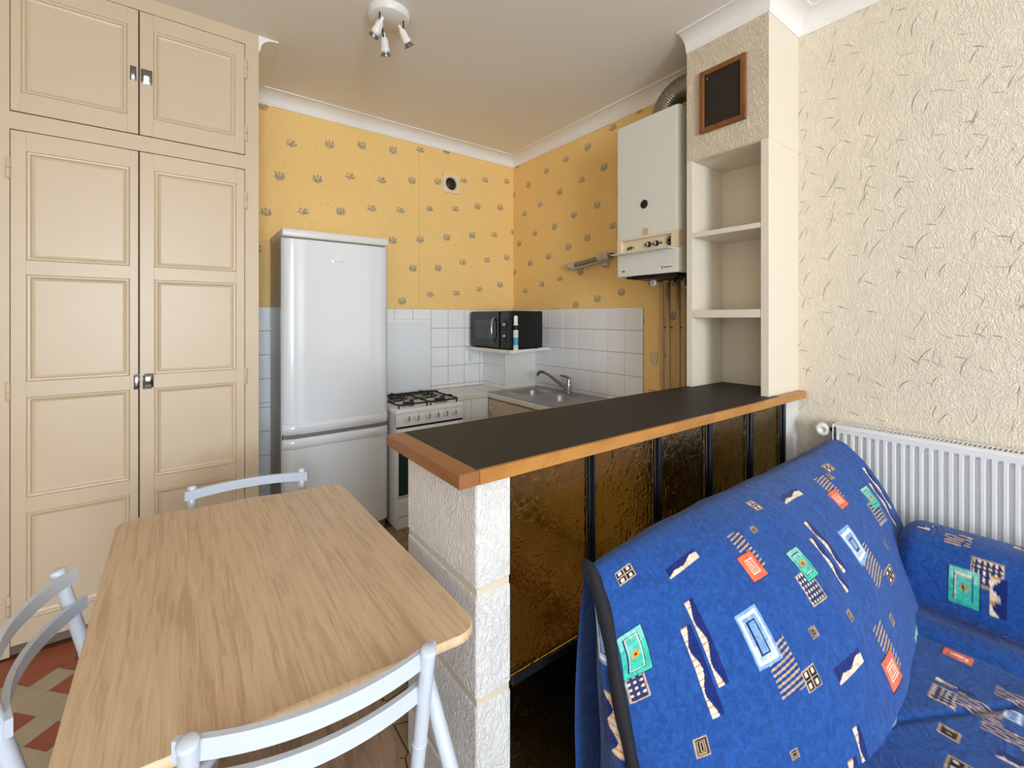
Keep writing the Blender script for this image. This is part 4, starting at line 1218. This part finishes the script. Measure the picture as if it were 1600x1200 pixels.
# seat
NX, NY = 330, 240
gx = np.linspace(.86, 2.44, NX)[:, None]; gy = np.linspace(.60, -.62, NY)[None, :]
ed_ = np.minimum(np.minimum((gx - .86), (2.44 - gx)) / .06, (gy + .62) / .08)
ed_ = np.clip(ed_, 0, 1)
gz = .405 - .10 * (1 - np.sqrt(1 - (1 - ed_) ** 2)) + .004 * np.sin(gx * 13 + gy * 9) * np.sin(gy * 15 + gx * 4) - .012 * np.exp(-((gx - 2.03) / .015) ** 2) + .020 * np.exp(-((gx - 2.10) / .05) ** 2) - .010 * np.exp(-((gy + gx * .55 - 1.17) / .010) ** 2) * (gx < 1.9)
me = bpy.data.meshes.new('seat')
verts = np.stack([gx + 0 * gy, gy + 0 * gx, gz], -1).reshape(-1, 3) - np.array([1.65, .3, 0])
idx = np.arange(NX * NY).reshape(NX, NY)
faces = np.stack([idx[:-1, :-1], idx[:-1, 1:], idx[1:, 1:], idx[1:, :-1]], -1).reshape(-1, 4)[:, ::-1]
me.from_pydata(verts.tolist(), [], faces.tolist())
me.polygons.foreach_set('use_smooth', [True] * len(me.polygons)); me.materials.append(M_fab)
seat = put('seat', so, None, me)
cols = np.tile(BLUE, (NX * NY, 1)); px_ = (gx + 0 * gy).ravel(); py_ = (gy + 0 * gx).ravel()
for k, x0, y0, x1, y1 in (('coral', 1.955, .315, 2.0, .245), ('dots', 1.70, .30, 1.78, .245), ('stripe', 1.725, .25, 1.80, .165), ('stripe', 1.86, .19, 1.92, .10), ('stripe', 1.68, .195, 1.735, .08), ('plate', 1.775, .165, 1.83, .13),
                          ('key', 1.575, .26, 1.612, .222), ('dom', 1.46, .23, 1.515, .165), ('zig', 1.60, .16, 1.635, .09), ('hour', 1.80, .30, 1.82, .22), ('green', 1.55, -.05, 1.65, -.15), ('coral', 1.75, -.15, 1.85, -.25), ('plate', 1.30, .05, 1.40, -.12), ('hour', 1.2, .2, 1.26, -.05), ('dots', 1.9, -.3, 2.0, -.42), ('green', 1.05, -.1, 1.15, -.22), ('stripe', 1.4, -.3, 1.5, -.45)):
    # s runs along the row (towards -y), t across
    print_motif(cols, (py_ - y0) / (y1 - y0), (px_ - x1) / (x0 - x1), k, abs(y1 - y0), abs(x1 - x0))
colour_attr(seat, cols)
mb = MB().box(.87, -.60, .20, 2.43, .60, .35, .03, 3)
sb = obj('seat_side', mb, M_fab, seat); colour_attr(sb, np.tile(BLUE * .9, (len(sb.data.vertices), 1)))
mb = MB().box(.90, -.50, .10, 2.40, .70, .199); mb.box(.95, -.45, 0, 1.0, -.40, .10); mb.box(2.3, -.45, 0, 2.35, -.40, .10); mb.box(.95, .62, 0, 1.0, .67, .10); mb.box(2.3, .62, 0, 2.35, .67, .10)
obj('base_frame', mb, M_blackm, so)

# long bolster cushion on the seat against the radiator
NA, NL = 120, 330
cu = MB()
A = np.linspace(0, 2 * np.pi, NA)[None, :]; L_ = np.linspace(0, 1, NL)[:, None]
yb = .50 - 1.0 * L_
endf = np.clip(np.minimum(L_ / .07, (1 - L_) / .07), 0, 1); endf = np.sqrt(1 - (1 - endf) ** 2) * .93 + .07
ca, sa = np.cos(A), np.sin(A)
sq = lambda c: np.sign(c) * np.abs(c) ** .72
puck = 1 + .03 * np.sin(A * 9) * np.exp(-L_ / .05)
bx = 2.315 + .128 * sq(ca) * endf * puck + .035 * sa
bz = .532 + .137 * sq(sa) * (endf * .8 + .2) * puck + 0 * L_
me = bpy.data.meshes.new('bolster_cushion')
verts = np.stack([bx, yb + 0 * A, bz], -1).reshape(-1, 3) - np.array([2.31, 0, .41])
idx = np.arange(NA * NL).reshape(NL, NA)
faces = np.stack([idx[:-1, :-1], idx[:-1, 1:], idx[1:, 1:], idx[1:, :-1]], -1).reshape(-1, 4)
me.from_pydata(verts.tolist(), [], faces.tolist() + [tuple(idx[0, :-1])[::-1], tuple(idx[-1, :-1])])
me.polygons.foreach_set('use_smooth', [True] * len(me.polygons)); me.materials.append(M_fab)
bo_ = put('bolster_cushion', None, (2.31, 0, .41), me)
tag(bo_, 'long blue patterned cushion on the sofa seat in front of the radiator', 'cushion')
cols = np.tile(BLUE, (NA * NL, 1)); Yv = (yb + 0 * A).ravel(); Zv = bz.ravel(); Xv = bx.ravel(); front = Xv < 2.33
for k, y0, z1, y1, z0 in (('dots', .280, .638, .200, .560), ('green', .335, .600, .253, .478), ('hour', .232, .602, .190, .478), ('stripe', .10, .60, .04, .5), ('coral', .02, .62, -.06, .53), ('plate', -.14, .63, -.2, .48)):
    c2_ = cols.copy(); print_motif(c2_, (Yv - y0) / (y1 - y0), (Zv - z1) / (z0 - z1), k, y0 - y1, z1 - z0)
    cols[front] = c2_[front]
top = Zv > .62
for k, y0, x1, y1, x0 in (('stripe', .36, 2.34, .29, 2.26), ('hour', .19, 2.38, .10, 2.35), ('key', .40, 2.36, .385, 2.34), ('zig', .44, 2.33, .40, 2.30)):
    c2_ = cols.copy(); print_motif(c2_, (Yv - y0) / (y1 - y0), (Xv - x1) / (x0 - x1), k, y0 - y1, x1 - x0)
    cols[top] = c2_[top]
colour_attr(bo_, cols)
